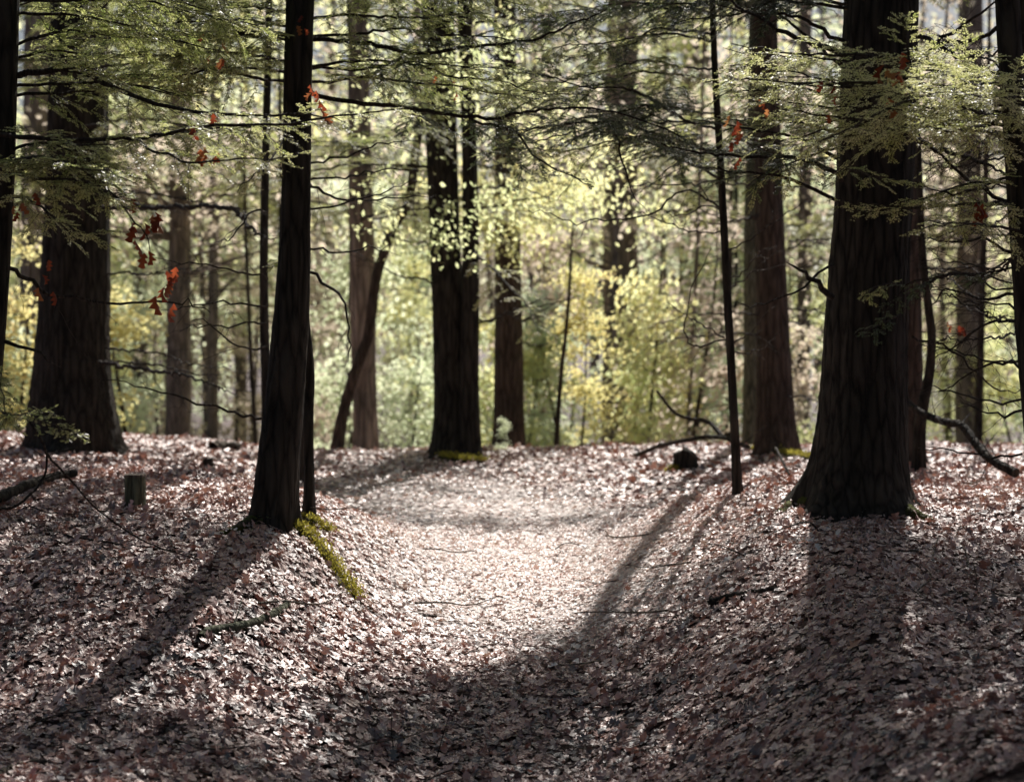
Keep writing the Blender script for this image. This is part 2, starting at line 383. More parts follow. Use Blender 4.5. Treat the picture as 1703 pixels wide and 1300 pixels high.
def limb(tree, pts, r=.012, dead=False, mat_w='twig', mat_f='needle', **kw):
    P = np.array([at(*p) for p in pts]); w = Buf(); f = None if dead else Buf()
    bough(P, r, w, f, dead=dead, **kw)
    base = np.array(tree.location)
    b = w.build('branch', M[mat_w], tree, base)
    if f is not None and f.n: f.build('foliage', M[mat_f], b, base)
    return b

# ------------------------------------------------------------------ trunks
def trunk(name, label, cat, prof, Y, top=13, matn='bark', seg=40, flare=.5, roots=5, lean=(0, 0), group=None, seed=0, basez=None, part='trunk', root=None, step=.06, rough=.05):
    """prof: (px centre, py, px width) from the base upward, all at depth Y"""
    c = [at(a, b, Y) for a, b, w in prof]; w = [q / F * Y / 2 for _, _, q in prof]
    gx = c[0][0]; gz = float(ground(gx, Y)) if basez is None else basez
    pz = np.array([p[2] for p in c]); px = np.array([p[0] for p in c]); w = np.array(w)
    pz[0] = gz
    z = np.concatenate([np.arange(gz - .12, gz + 1.2, step * .6), np.arange(gz + 1.2, pz[-1], step), np.linspace(pz[-1] + step, top, 24)])
    x = np.interp(z, pz, px); r = np.interp(z, pz, w)
    ab = z > pz[-1]
    slope = (px[-1] - px[-2]) / (pz[-1] - pz[-2]) * .6
    x[ab] = px[-1] + slope * (z[ab] - pz[-1]); r[ab] = w[-1] * (1 - .75 * (z[ab] - pz[-1]) / max(.1, top - pz[-1]))
    x[~ab] = np.convolve(np.pad(x[~ab], 4, 'edge'), np.ones(9) / 9, 'valid'); r[~ab] = np.convolve(np.pad(r[~ab], 4, 'edge'), np.ones(9) / 9, 'valid')
    y = np.full_like(z, Y) + .03 * np.sin(z * .8 + seed)
    P = np.stack([x, y, z], -1)
    th = np.linspace(0, 2 * math.pi, seg, endpoint=False)[None]; Z = z[:, None]
    rad = 1 + rough * (np.sin(th * 3 + Z * .7 + seed) * .5 + np.sin(th * 7 + Z * 1.3 + 2 * seed) * .35)
    rad = rad + rough * .6 * np.sign(np.sin(th * 17 + np.sin(Z * 3 + seed) * 1.2)) * np.abs(np.sin(th * 17 + np.sin(Z * 3 + seed) * 1.2)) ** .6 * .5
    rad = rad + rough * .22 * rng.normal(0, 1, rad.shape)
    hgt = np.clip(Z - gz, 0, None)
    fl = flare * (np.exp(-hgt / .16) + .35 * np.exp(-hgt / .05))
    rad = rad + fl * (.5 + .5 * np.cos(th * roots + seed * 1.3 + .4 * np.sin(th * 2)))
    b = Buf(); tube(b, P, r, seg, rad=rad)
    if root is None: root = empty(name, (gx, Y, gz), label, cat, group)
    b.build(part, M[matn], root, np.array(root.location))
    root['_'] = 0; del root['_']
    return root

HEM = 'tree'
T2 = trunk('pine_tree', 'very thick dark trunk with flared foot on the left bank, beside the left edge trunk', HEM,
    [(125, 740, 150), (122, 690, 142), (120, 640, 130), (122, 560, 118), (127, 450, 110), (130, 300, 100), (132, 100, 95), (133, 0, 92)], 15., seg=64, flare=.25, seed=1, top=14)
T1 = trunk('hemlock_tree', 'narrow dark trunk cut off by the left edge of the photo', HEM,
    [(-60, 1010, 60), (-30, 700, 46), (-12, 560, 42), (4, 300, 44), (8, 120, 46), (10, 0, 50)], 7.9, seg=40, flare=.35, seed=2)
p4 = hit(455, 872)
T4 = trunk('hemlock_tree', 'slim dark trunk left of the path with a mossy root running downhill', HEM,
    [(455, 872, 76), (460, 800, 72), (470, 700, 66), (480, 600, 62), (487, 500, 58), (492, 400, 50), (494, 280, 46), (496, 100, 46), (500, 0, 46)], p4[1], seg=48, flare=.26, seed=3)
TS4 = trunk('young_tree', 'thin crooked dark stem standing just right of the slim mossy-rooted trunk', HEM,
    [(514, 862, 19), (516, 800, 16), (513, 700, 17), (517, 610, 18), (507, 540, 14), (509, 450, 12), (504, 330, 12), (506, 200, 11), (500, 50, 10)], p4[1] + .3, top=6, seg=16, flare=.5, seed=4, roots=3)
T4b = trunk('young_tree', 'thin upright stem half hidden behind the left side of the slim mossy-rooted trunk', HEM,
    [(448, 790, 24), (444, 650, 18), (439, 540, 15), (438, 430, 14), (441, 250, 13), (446, 60, 12)], 13.5, top=8, seg=16, flare=.3, seed=5)
T4c = trunk('young_tree', 'reddish dark stem half hidden behind the right side of the slim mossy-rooted trunk', HEM,
    [(494, 785, 28), (494, 650, 26), (494, 500, 24), (497, 300, 22), (498, 60, 20)], 14., top=9, seg=20, flare=.3, seed=6, matn='bark_brown')
# forked tree: an upright stem and a leaning one
T5 = trunk('forked_tree', 'brown tree with two crossing stems, one upright, one leaning right, left of the double trunk', HEM,
    [(609, 765, 46), (608, 700, 40), (605, 600, 40), (603, 480, 44), (600, 330, 40), (597, 150, 36), (595, 0, 34)], 18.6, matn='bark_far', seg=32, flare=.12, seed=7)
def leaning(root, pts, Y, r0, r1, matn, seg=20):
    P = np.array([at(a, b, Y) for a, b in pts]); P[0][2] = float(ground(P[0][0], Y)) - .05
    C = catmull(P, 60); t = np.linspace(0, 1, 60); b = Buf()
    tube(b, C, r0 * (1 - t) + r1 * t + r0 * .5 * np.exp(-t * 25), seg, rad=1 + .05 * rng.normal(0, 1, (60, seg)))
    b.build('trunk', M[matn], root, np.array(root.location))
leaning(T5, [(558, 765), (568, 700), (588, 625), (612, 560), (620, 500), (630, 445), (655, 380), (680, 335), (690, 260), (706, 150)], 18.2, .062, .045, 'bark_brown')
T6 = trunk('twin_oak_tree', 'dark double trunk standing on the crest beyond the centre of the path', HEM,
    [(750, 764, 72), (750, 700, 56), (748, 620, 53), (744, 480, 52), (739, 380, 50), (733, 200, 52), (730, 100, 54), (728, 0, 54)], 16.8, seg=48, flare=.35, seed=8)
trunk('', '', '', [(781, 764, 40), (780, 660, 33), (782, 520, 30), (783, 400, 27), (781, 260, 25), (777, 150, 24), (771, 0, 24)], 16.7, seg=32, flare=.3, seed=9, root=T6, matn='bark')
T7 = trunk('oak_tree', 'mid-sized brown trunk directly right of the dark double trunk', HEM,
    [(847, 750, 56), (846, 680, 50), (846, 600, 48), (845, 500, 44), (843, 400, 42), (842, 200, 38), (840, 0, 36)], 19.5, seg=32, flare=.25, seed=10, matn='bark_brown')
T9 = trunk('maple_tree', 'reddish brown trunk on the crest behind the thin leaning sapling', HEM,
    [(1290, 758, 74), (1288, 700, 64), (1286, 600, 57), (1283, 480, 51), (1280, 340, 47), (1276, 180, 43), (1272, 0, 41)], 16.3, seg=44, flare=.3, seed=11, matn='bark_brown')
T9b = trunk('young_tree', 'pale yellow-green-lit stem against the left side of the reddish brown crest trunk', HEM,
    [(1247, 750, 26), (1249, 600, 24), (1250, 400, 24), (1253, 250, 22), (1255, 60, 20)], 18.5, top=8, seg=16, flare=.2, seed=12, matn='log_green')  # yellow-green light on this stem is painted by the greenish wood colour
p10 = hit(1420, 862)
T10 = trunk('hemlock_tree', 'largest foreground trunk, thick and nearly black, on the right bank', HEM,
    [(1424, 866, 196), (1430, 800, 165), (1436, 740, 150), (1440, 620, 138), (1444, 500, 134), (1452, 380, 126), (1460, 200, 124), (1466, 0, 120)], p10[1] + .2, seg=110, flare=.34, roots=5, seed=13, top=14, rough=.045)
T10b = trunk('oak_tree', 'dark trunk showing just behind the right side of the thick black trunk', HEM,
    [(1506, 765, 70), (1508, 690, 56), (1508, 560, 52), (1506, 420, 48), (1500, 200, 46), (1496, 0, 44)], 13.6, seg=36, flare=.3, seed=14, matn='bark_brown')
TS5 = trunk('young_tree', 'crooked dark stem right of the thick black trunk', HEM,
    [(1528, 760, 22), (1530, 690, 20), (1543, 640, 17), (1549, 590, 15), (1548, 530, 14), (1536, 470, 13), (1530, 380, 12), (1524, 200, 10), (1520, 60, 9)], 12.9, top=6, seg=14, flare=.3, seed=15)
p11 = hit(1225, 828)
T11 = trunk('sapling', 'thin straight dark sapling leaning slightly left above the right edge of the path', HEM,
    [(1226, 828, 17), (1222, 740, 15), (1216, 620, 14), (1209, 500, 14), (1204, 400, 13), (1198, 280, 12), (1190, 150, 11), (1184, 0, 10)], p11[1], top=6, seg=14, flare=.35, seed=16, roots=3)
T12 = trunk('hemlock_tree', 'dark trunk along the right edge of the photo with many bare branches', HEM,
    [(1770, 1000, 90), (1736, 760, 62), (1718, 600, 52), (1704, 420, 46), (1696, 300, 44), (1686, 150, 40), (1676, 0, 40)], 8.1, seg=40, flare=.35, seed=17)
T12b = trunk('young_tree', 'thin stem beside the right edge trunk, seen at the top right corner', HEM,
    [(1742, 820, 34), (1728, 600, 28), (1712, 300, 26), (1702, 120, 25), (1698, 0, 25)], 10.2, top=8, seg=20, flare=.3, seed=18)
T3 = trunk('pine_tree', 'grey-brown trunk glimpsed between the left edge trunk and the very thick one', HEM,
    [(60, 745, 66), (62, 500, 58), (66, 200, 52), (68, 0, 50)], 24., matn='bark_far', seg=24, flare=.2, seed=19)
THIN = trunk('young_tree', 'very thin pale leafless stem standing alone right of the mid-sized brown trunk', HEM,
    [(925, 752, 9), (928, 690, 8), (935, 600, 7), (944, 530, 6), (950, 430, 5)], 19., top=3.2, seg=8, flare=.2, seed=20, matn='bark_brown')
far_spec = [
    (296, 745, 46, 480, 38, 24, 'dim broad trunk between the very thick trunk and the slim mossy-rooted one'),
    (353, 742, 20, 330, 17, 29, 'dim narrow trunk midway between the very thick trunk and the slim one'),
    (1030, 745, 66, 300, 56, 27, 'broad brown trunk blurred behind yellow-green leaves, right of the lone thin stem'),
    (1152, 740, 56, 300, 46, 36, 'blurred brown trunk left of the thin leaning sapling'),
    (688, 740, 20, 400, 16, 38, 'distant narrow trunk between the forked tree and the double trunk'),
    (902, 745, 26, 300, 22, 42, 'distant trunk in the gap right of the mid-sized brown trunk'),
    (1335, 745, 26, 300, 22, 30, 'distant trunk between the reddish crest trunk and the thick black one'),
    (232, 742, 28, 300, 24, 33, 'distant trunk just right of the very thick trunk'),
    (400, 742, 22, 300, 18, 36, 'distant trunk just left of the slim mossy-rooted trunk'),
    (545, 742, 22, 300, 19, 40, 'distant trunk left of the forked tree'),
    (1610, 742, 44, 300, 38, 26, 'blurred trunk between the thick black trunk and the right edge trunk'),
    (1093, 742, 24, 300, 20, 45, 'distant thin trunk left of the blurred brown one near the sapling'),
]
FAR = []
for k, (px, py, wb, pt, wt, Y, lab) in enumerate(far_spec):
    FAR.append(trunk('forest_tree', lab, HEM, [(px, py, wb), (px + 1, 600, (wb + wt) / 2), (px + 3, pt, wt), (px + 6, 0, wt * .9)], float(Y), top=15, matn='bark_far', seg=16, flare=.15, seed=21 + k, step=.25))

# ------------------------------------------------------------------ limbs seen in the picture
# left
limb(T1, [(20, 126, 7.9), (100, 120, 7.9), (200, 150, 7.8), (330, 182, 7.7), (450, 190, 7.6), (575, 205, 7.5)], .020, L=.5, tintb=.25)
limb(T4, [(500, 52, 9.8), (420, 58, 9.5), (300, 62, 9.2), (210, 62, 9.), (80, 60, 8.8)], .022, L=.55, tintb=-.05)
limb(T1, [(-30, 226, 7.6), (120, 229, 7.5), (240, 228, 7.5), (400, 212, 7.4), (570, 190, 7.3), (690, 172, 7.2)], .014, L=.42, tintb=.3, sp=.09)
limb(T1, [(225, 232, 7.5), (270, 255, 7.4), (330, 284, 7.3), (420, 265, 7.2), (500, 250, 7.1)], .007, L=.28, tintb=.35)
limb(T2, [(170, 345, 14.8), (260, 345, 13.5), (380, 346, 12), (415, 380, 11.2), (455, 400, 10.6)], .03, dead=True, L=.4, sp=.15)
limb(T1, [(10, 292, 7.8), (60, 300, 7.6), (140, 300, 7.4), (210, 325, 7.2)], .012, L=.42, tintb=.1)
limb(T1, [(10, 270, 7.8), (60, 262, 7.5), (130, 275, 7.2), (190, 290, 7.)], .010, L=.35, tintb=.1)
limb(T1, [(0, 330, 7.9), (60, 345, 7.6), (120, 372, 7.3), (170, 385, 7.1)], .008, L=.3, tintb=.4)
limb(T1, [(12, 445, 7.9), (70, 480, 8.1), (200, 508, 8.4), (310, 503, 8.6), (350, 520, 8.7)], .012, dead=True, L=.3, sp=.16)
limb(T1, [(0, 570, 7.9), (30, 575, 7.9), (65, 585, 8.), (100, 610, 8.1)], .014, dead=True, L=.12, sp=.15)
limb(T4, [(440, 695, 9.9), (380, 681, 9.9), (300, 662, 9.8), (240, 645, 9.7), (150, 628, 9.6)], .011, dead=True, L=.3, sp=.16)
limb(T2, [(165, 602, 14.6), (250, 615, 13.5), (320, 628, 12.5), (400, 660, 11.8)], .022, dead=True, L=.45, sp=.2)
limb(T4, [(512, 452, 9.95), (550, 480, 9.9), (578, 502, 9.8), (584, 555, 9.7), (580, 600, 9.6)], .012, dead=True, L=.25, sp=.12)
limb(T4, [(512, 300, 9.9), (560, 330, 9.8), (640, 335, 9.7), (720, 330, 9.6)], .010, dead=True, L=.4, sp=.12)
limb(T1, [(105, 232, 7.6), (150, 290, 7.6), (200, 335, 7.6), (235, 375, 7.6), (250, 420, 7.6)], .006, dead=True, L=.14, sp=.12)
limb(T4, [(490, 215, 9.9), (450, 260, 9.5), (420, 290, 9.2), (395, 320, 9.)], .007, L=.22, tintb=.45)
for (x, y) in ((500, 395), (497, 470), (505, 500), (496, 560), (500, 640), (470, 432)):
    limb(T4, [(x, y, 9.75), (x - 8, y + 6, 9.65), (x - 25, y + 14, 9.55)], .003, L=.09, sp=.03, mat_f='needle')
limb(T4, [(455, 862, 9.6), (440, 858, 9.4), (420, 868, 9.3)], .003, L=.1, sp=.03, mat_f='needle')
# centre
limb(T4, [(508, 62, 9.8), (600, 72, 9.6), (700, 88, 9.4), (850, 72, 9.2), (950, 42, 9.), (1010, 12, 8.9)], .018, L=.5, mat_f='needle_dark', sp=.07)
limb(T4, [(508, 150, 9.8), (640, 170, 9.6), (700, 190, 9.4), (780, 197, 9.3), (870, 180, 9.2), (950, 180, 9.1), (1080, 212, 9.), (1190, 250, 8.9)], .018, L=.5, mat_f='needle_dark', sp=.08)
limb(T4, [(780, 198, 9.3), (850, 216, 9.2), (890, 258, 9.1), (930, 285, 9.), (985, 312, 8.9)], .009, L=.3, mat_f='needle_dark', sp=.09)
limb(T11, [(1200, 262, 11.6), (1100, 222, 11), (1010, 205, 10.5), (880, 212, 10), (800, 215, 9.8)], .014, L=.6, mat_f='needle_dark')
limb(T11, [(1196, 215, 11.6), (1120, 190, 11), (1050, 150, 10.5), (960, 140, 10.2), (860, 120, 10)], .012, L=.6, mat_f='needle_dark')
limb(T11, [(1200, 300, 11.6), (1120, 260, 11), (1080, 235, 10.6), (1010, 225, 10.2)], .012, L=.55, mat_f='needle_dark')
limb(T11, [(1020, 210, 10.4), (1032, 250, 10.4), (1050, 300, 10.4), (1072, 345, 10.4)], .009, dead=True, L=.2, sp=.1)
limb(T11, [(1206, 345, 11.6), (1140, 320, 11.3), (1050, 365, 11), (940, 362, 10.8), (880, 350, 10.6)], .009, dead=True, L=.4, sp=.14)
limb(T11, [(1215, 560, 11.7), (1160, 575, 11.6), (1140, 545, 11.5), (1150, 480, 11.4), (1185, 410, 11.3)], .008, dead=True, L=.3, sp=.14)
limb(T11, [(1203, 420, 11.6), (1240, 400, 11.5), (1300, 360, 11.4), (1350, 330, 11.2)], .007, dead=True, L=.3, sp=.14)
limb(T11, [(1187, 60, 11.6), (1100, 50, 11), (1020, 80, 10.6), (930, 100, 10.3)], .010, L=.5, mat_f='needle_dark', sp=.1)
limb(T6, [(720, 190, 16.4), (680, 215, 15), (610, 240, 14), (560, 235, 13.2)], .02, L=.6, mat_f='needle')
limb(T6, [(790, 420, 16.3), (830, 460, 15.5), (870, 500, 14.8), (900, 560, 14.2)], .018, L=.5, mat_f='needle', tintb=.4, sp=.12)
limb(T6, [(800, 180, 16.3), (850, 160, 15.5), (910, 190, 14.8), (960, 250, 14.2)], .02, L=.6, mat_f='needle', tintb=.1, sp=.09)
# right
for pts, r, L in (
    ([(1408, 98, 9.2), (1330, 62, 9.), (1240, 15, 8.8), (1180, -15, 8.7)], .02, .35),
    ([(1410, 70, 9.2), (1340, 40, 9.1), (1270, 30, 9.), (1180, 5, 8.9)], .014, .35),
    ([(1408, 120, 9.2), (1330, 50, 9.3), (1290, 20, 9.4), (1260, -20, 9.5)], .012, .35),
    ([(1385, 495, 9.2), (1345, 460, 9.1), (1305, 435, 9.)], .022, .25),
    ([(1388, 440, 9.2), (1330, 480, 9.1), (1260, 505, 9.), (1220, 503, 8.9)], .008, .25),
    ([(1525, 192, 9.2), (1600, 195, 8.8), (1680, 190, 8.3)], .016, .35),
    ([(1525, 232, 9.2), (1590, 262, 8.9), (1650, 280, 8.6), (1700, 300, 8.4)], .016, .35),
    ([(1525, 60, 9.2), (1600, 90, 8.9), (1680, 120, 8.5)], .018, .35),
    ([(1525, 100, 9.3), (1580, 60, 9.2), (1640, 20, 9.), (1680, -10, 8.9)], .015, .35),
    ([(1520, 480, 9.3), (1600, 455, 9.5), (1680, 470, 9.7), (1740, 490, 9.8)], .012, .35),
    ([(1518, 560, 9.3), (1580, 590, 9.5), (1660, 640, 9.7), (1720, 650, 9.8)], .008, .35)):
    limb(T10, pts, r, dead=True, L=L, sp=.09)
for pts, r, L in (
    ([(1688, 186, 8.1), (1620, 205, 8.), (1550, 212, 7.9), (1470, 205, 7.8)], .013, .3),
    ([(1684, 40, 8.1), (1600, 60, 8.3), (1540, 100, 8.5), (1500, 150, 8.6)], .013, .4),
    ([(1700, 350, 8.1), (1620, 300, 8.1), (1560, 250, 8.1), (1520, 225, 8.)], .013, .4),
    ([(1704, 420, 8.1), (1640, 400, 8.2), (1560, 410, 8.4), (1525, 400, 8.5)], .010, .4),
    ([(1706, 480, 8.1), (1640, 500, 8.3), (1580, 480, 8.5), (1540, 520, 8.6)], .010, .4),
    ([(1708, 540, 8.1), (1650, 530, 8.3), (1600, 570, 8.5), (1550, 600, 8.6)], .009, .4),
    ([(1712, 620, 8.1), (1660, 600, 8.3), (1610, 620, 8.5), (1560, 650, 8.6)], .009, .35),
    ([(1716, 680, 8.1), (1660, 690, 8.3), (1600, 670, 8.5)], .008, .35)):
    limb(T12, pts, r, dead=True, L=L, sp=.075)
for k in range(12):                                              # finer dead sprays between the two right-hand trunks
    y0 = rng.uniform(-20, 560); s = rng.uniform(-60, 90)
    limb(T12b if k % 2 else T12, [(1700, y0, 8.1 if not k % 2 else 10.2), (1640, y0 + s * .4 + 8, 8.8), (1580, y0 + s * .8, 9.2), (1530, y0 + s + rng.uniform(-20, 20), 9.5)], .006, dead=True, L=.38, sp=.08)
lit = [
    ([(1690, 172, 8.1), (1600, 122, 7.9), (1480, 95, 7.7), (1350, 92, 7.5), (1215, 72, 7.4)], .014, .50, .3),
    ([(1690, 232, 8.1), (1560, 200, 7.9), (1400, 190, 7.6), (1240, 172, 7.4)], .014, .50, .4),
    ([(1690, 200, 8.1), (1580, 165, 7.9), (1450, 140, 7.7), (1300, 130, 7.5), (1200, 140, 7.4)], .012, .50, .45),
    ([(1690, 130, 8.1), (1600, 140, 7.7), (1500, 170, 7.4), (1400, 225, 7.1), (1330, 245, 7.)], .010, .42, .45),
    ([(1700, 335, 8.1), (1600, 340, 7.8), (1500, 345, 7.6), (1395, 335, 7.4)], .010, .34, .4),
    ([(1704, 385, 8.1), (1640, 375, 7.7), (1580, 372, 7.4), (1520, 380, 7.2)], .008, .30, .45),
    ([(1700, 300, 8.1), (1600, 310, 7.8), (1520, 300, 7.7)], .008, .30, .1),
]
for pts, r, L, tb in lit: limb(T12, pts, r, L=L * .8, tintb=tb, sp=.05, nsp=.0026, flat=.4)
for y0, y1, yd in ((150, 60, 8.0), (165, 105, 8.2), (205, 140, 7.9), (225, 180, 8.2), (195, 90, 7.8)):
    limb(T12, [(1692, y0, 8.1), (1600, y0 - (y0 - y1) * .3, yd + .2), (1400, y0 - (y0 - y1) * .6 + 8, yd + .1), (1215 + rng.uniform(-20, 60), y1 + 20, yd)], .009, L=.42, tintb=rng.uniform(.3, .6), sp=.05, side0=.5, nsp=.0024, flat=.4)
for y0, y1, yd in ((160, 110, 7.0), (200, 165, 7.2), (230, 200, 6.9), (180, 140, 6.8)):
    limb(T12, [(1692, y0, 8.1), (1640, y0 - (y0 - y1) * .4, yd + .5), (1570, y0 - (y0 - y1) * .7 + 5, yd + .15), (1480 + rng.uniform(-25, 25), y1 + 12, yd)], .009, L=.33, tintb=rng.uniform(.3, .6), sp=.045, nsp=.0022, flat=.5)
limb(T12, [(1510, 105, 7.6), (1500, 80, 7.5), (1488, 50, 7.45), (1492, 25, 7.4)], .005, L=.17, tintb=.35, sp=.025)
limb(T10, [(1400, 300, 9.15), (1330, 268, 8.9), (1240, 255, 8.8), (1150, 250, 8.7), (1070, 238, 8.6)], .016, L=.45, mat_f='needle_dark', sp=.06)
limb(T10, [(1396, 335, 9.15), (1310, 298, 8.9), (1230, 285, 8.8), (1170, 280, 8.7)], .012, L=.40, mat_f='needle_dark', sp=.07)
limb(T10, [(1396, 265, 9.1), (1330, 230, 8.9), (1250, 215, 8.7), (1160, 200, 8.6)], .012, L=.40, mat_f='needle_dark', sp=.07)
limb(T10, [(1400, 290, 9.05), (1420, 285, 8.8), (1450, 292, 8.6), (1500, 300, 8.5)], .008, L=.3, mat_f='needle', sp=.05)
limb(T12, [(1704, 440, 8.1), (1620, 452, 8.2), (1530, 462, 8.3), (1490, 500, 8.4), (1460, 540, 8.5)], .006, L=.2, mat_f='needle_dark', sp=.06)
limb(T10, [(1500, 520, 8.95), (1460, 540, 8.8), (1430, 555, 8.7)], .004, L=.16, mat_f='needle_dark', sp=.05)
limb(T10, [(1490, 470, 8.95), (1460, 478, 8.8), (1440, 500, 8.7)], .004, L=.15, mat_f='needle', sp=.05)
# random boughs filling the upper part of the picture
def fill(tree, x0, y0, dx, n, Y0, Y1, ybox, L, mf, tb, r=.011, len_px=(260, 420), sp=.06):
    for _ in range(n):
        ys_ = rng.uniform(*ybox); ln = rng.uniform(*len_px) * dx; big = dict(needle=.05, nw=.022, nsp=.007) if mf == 'needle_big' else {}; dy = rng.uniform(-30, 55)
        limb(tree, [(x0, ys_, Y0), (x0 + ln * .33, ys_ - 12 + dy * .2, Y0 * .66 + Y1 * .34), (x0 + ln * .66, ys_ + dy * .5, Y0 * .34 + Y1 * .66), (x0 + ln, ys_ + dy + 12, Y1)], r, L=L, mat_f=mf.replace('_big', ''), tintb=tb, sp=sp, **big)
fill(T1, 12, 0, 1, 8, 7.9, 8.4, (-60, 180), .5, 'needle', .1, .010, (200, 460))
fill(T1, 12, 0, 1, 5, 7.9, 7.4, (230, 340), .35, 'needle', .2, .008, (120, 260))
fill(T2, 130, 0, 1, 5, 14.6, 13, (-20, 300), .8, 'needle', .1, .02, sp=.08)
fill(T2, 130, 0, -1, 3, 14.6, 13, (-20, 450), .8, 'needle', .2, .02, sp=.08)
fill(T4, 500, 0, -1, 10, 9.9, 8.6, (-50, 230), .5, 'needle', .15)
fill(T4, 505, 0, 1, 9, 9.9, 9.2, (-50, 200), .5, 'needle', .05, .011, (260, 520))
fill(T6, 770, 0, 1, 2, 16.6, 15.5, (-60, 60), .7, 'needle', .2, .02, sp=.1)
fill(T6, 720, 0, -1, 3, 16.6, 15.5, (-60, 360), .7, 'needle', .2, .02, sp=.08)
fill(T9, 1275, 0, -1, 2, 16.1, 15.5, (-60, 100), .7, 'needle', .15, .02, sp=.1)
fill(FAR[2], 1030, 0, -1, 3, 26.8, 25, (-60, 420), 1.3, 'needle_big', .35, .03, sp=.12)
fill(FAR[2], 1030, 0, 1, 3, 26.8, 25, (-60, 420), 1.3, 'needle_big', .35, .03, sp=.12)
fill(FAR[3], 1152, 0, -1, 3, 35, 33, (-60, 400), 1.6, 'needle_big', .35, .03, sp=.16)
fill(FAR[0], 300, 0, 1, 3, 23.8, 22, (-60, 420), 1.2, 'needle_big', .3, .03, sp=.12)
fill(FAR[0], 296, 0, -1, 3, 23.8, 22, (-60, 420), 1.2, 'needle_big', .3, .03, sp=.12)
fill(FAR[10], 1610, 0, -1, 3, 25.8, 24, (-60, 420), 1.2, 'needle_big', .3, .03, sp=.12)
fill(FAR[10], 1610, 0, 1, 2, 25.8, 24, (-60, 420), 1.2, 'needle_big', .3, .03, sp=.12)
fill(T11, 1190, 0, -1, 4, 11.6, 10., (-60, 230), .5, 'needle_dark', 0, .009)
fill(T11, 1190, 0, -1, 5, 11.6, 10., (-60, 250), .5, 'needle', .1, .009)
fill(T11, 1195, 0, 1, 3, 11.6, 10.6, (-60, 240), .4, 'needle_dark', 0, .008, (120, 220))
fill(T10, 1410, 0, -1, 6, 9.2, 9., (-70, 60), .45, 'needle_dark', 0, sp=.08)
fill(T12, 1690, 0, -1, 3, 8.1, 7.5, (60, 220), .40, 'needle', .3, .011, (300, 480), sp=.07)
fill(T12, 1700, 0, -1, 2, 8.1, 7.6, (300, 360), .22, 'needle', .3, .008, (120, 300), sp=.05)
fill(T5, 600, 0, -1, 3, 18.4, 17, (60, 420), .7, 'needle', .3, .015, sp=.1)
fill(T5, 600, 0, 1, 4, 18.4, 17, (60, 420), .7, 'needle', .3, .015, sp=.1)
def fill_dead(tree, x0, dx, n, Y0, Y1, ybox, L, r, len_px):
    for _ in range(n):
        y0 = rng.uniform(*ybox); ln = rng.uniform(*len_px) * dx; dy = rng.uniform(-70, 60)
        limb(tree, [(x0, y0, Y0), (x0 + ln * .35, y0 + dy * .2 + rng.uniform(-12, 12), Y0 * .66 + Y1 * .34), (x0 + ln * .7, y0 + dy * .6 + rng.uniform(-12, 12), Y0 * .34 + Y1 * .66), (x0 + ln, y0 + dy, Y1)], r, dead=True, L=L, sp=.13)
fill_dead(T2, 175, 1, 4, 14.8, 13, (250, 640), .6, .012, (120, 260))
fill_dead(T4, 445, -1, 5, 9.9, 9.4, (250, 660), .32, .007, (90, 240))
fill_dead(T4, 512, 1, 4, 9.9, 9.4, (180, 560), .32, .007, (70, 190))
fill_dead(T6, 725, -1, 4, 16.6, 15.5, (250, 620), .6, .012, (60, 170))
fill_dead(T6, 795, 1, 5, 16.6, 15.5, (250, 640), .6, .012, (80, 220))
fill_dead(T7, 868, 1, 3, 19.4, 18.5, (380, 640), .6, .012, (60, 160))
fill_dead(T9, 1262, -1, 6, 16.1, 15, (200, 660), .6, .012, (80, 230))
fill_dead(T9, 1312, 1, 5, 16.1, 15, (300, 680), .6, .011, (60, 130))
fill_dead(T11, 1205, -1, 6, 11.6, 11, (200, 640), .35, .006, (60, 190))
fill_dead(T11, 1212, 1, 4, 11.6, 11, (250, 600), .30, .006, (50, 130))
fill_dead(T10b, 1530, 1, 6, 13.4, 12, (200, 690), .5, .009, (60, 170))
fill_dead(T12, 1700, -1, 7, 8.1, 8.6, (250, 760), .32, .006, (80, 190))
fill(T10, 1400, 0, -1, 5, 9.2, 8.8, (40, 300), .42, 'needle', .15, .009, (140, 260))
# low spray at the left edge
limb(T1, [(-15, 640, 7.8), (20, 685, 7.4), (70, 700, 7.), (135, 735, 6.8)], .005, L=.16, tintb=.15, sp=.035, needle=.03, nw=.010, nsp=.006, mat_w='twig')
limb(T1, [(-15, 610, 7.9), (0, 640, 7.5), (10, 700, 7.2)], .004, L=.12, tintb=.1, sp=.03)

# ------------------------------------------------------------------ canopy above the frame
def canopy_proto(L, tw, sp):
    w, f = Buf(), Buf()
    P = np.array([[0, 0, 0], [.7, 0, .08], [1.5, .05, .02], [2.3, 0, -.18]])
    bough(P, .022, w, f, L=L, sp=sp, needle=.026, nw=.010, nsp=.009, droop=.2)
    b = w.build('branch', M['twig']); q = f.build('foliage', M['needle'])
    return b.data, q.data, b, q
protos = []
for q in range(4):
    bm_, fm_, b, f = canopy_proto(.85, 1, .07); protos.append((bm_, fm_))
    bpy.data.objects.remove(b); bpy.data.objects.remove(f)
def shade_p(px, py):
    if py < 640: return -1
    if 1340 < px and py > 870:
        if 1505 < px < 1760 and 830 < py < 930: return .0
        if 1480 < px < 1600 and 1040 < py < 1110: return .3
        return .84
    if py > 1085:
        if 440 < px < 700 and 1150 < py < 1275: return .0
        if 90 < px < 350 and 1120 < py < 1225: return .1
        return .55 if px > 700 else .8
    if px < 580 and py > 850: return .27
    if px > 1050 and py > 980: return .10
    if px > 1050: return .02
    if 560 < px <= 780 and py > 1010: return .35
    return .0
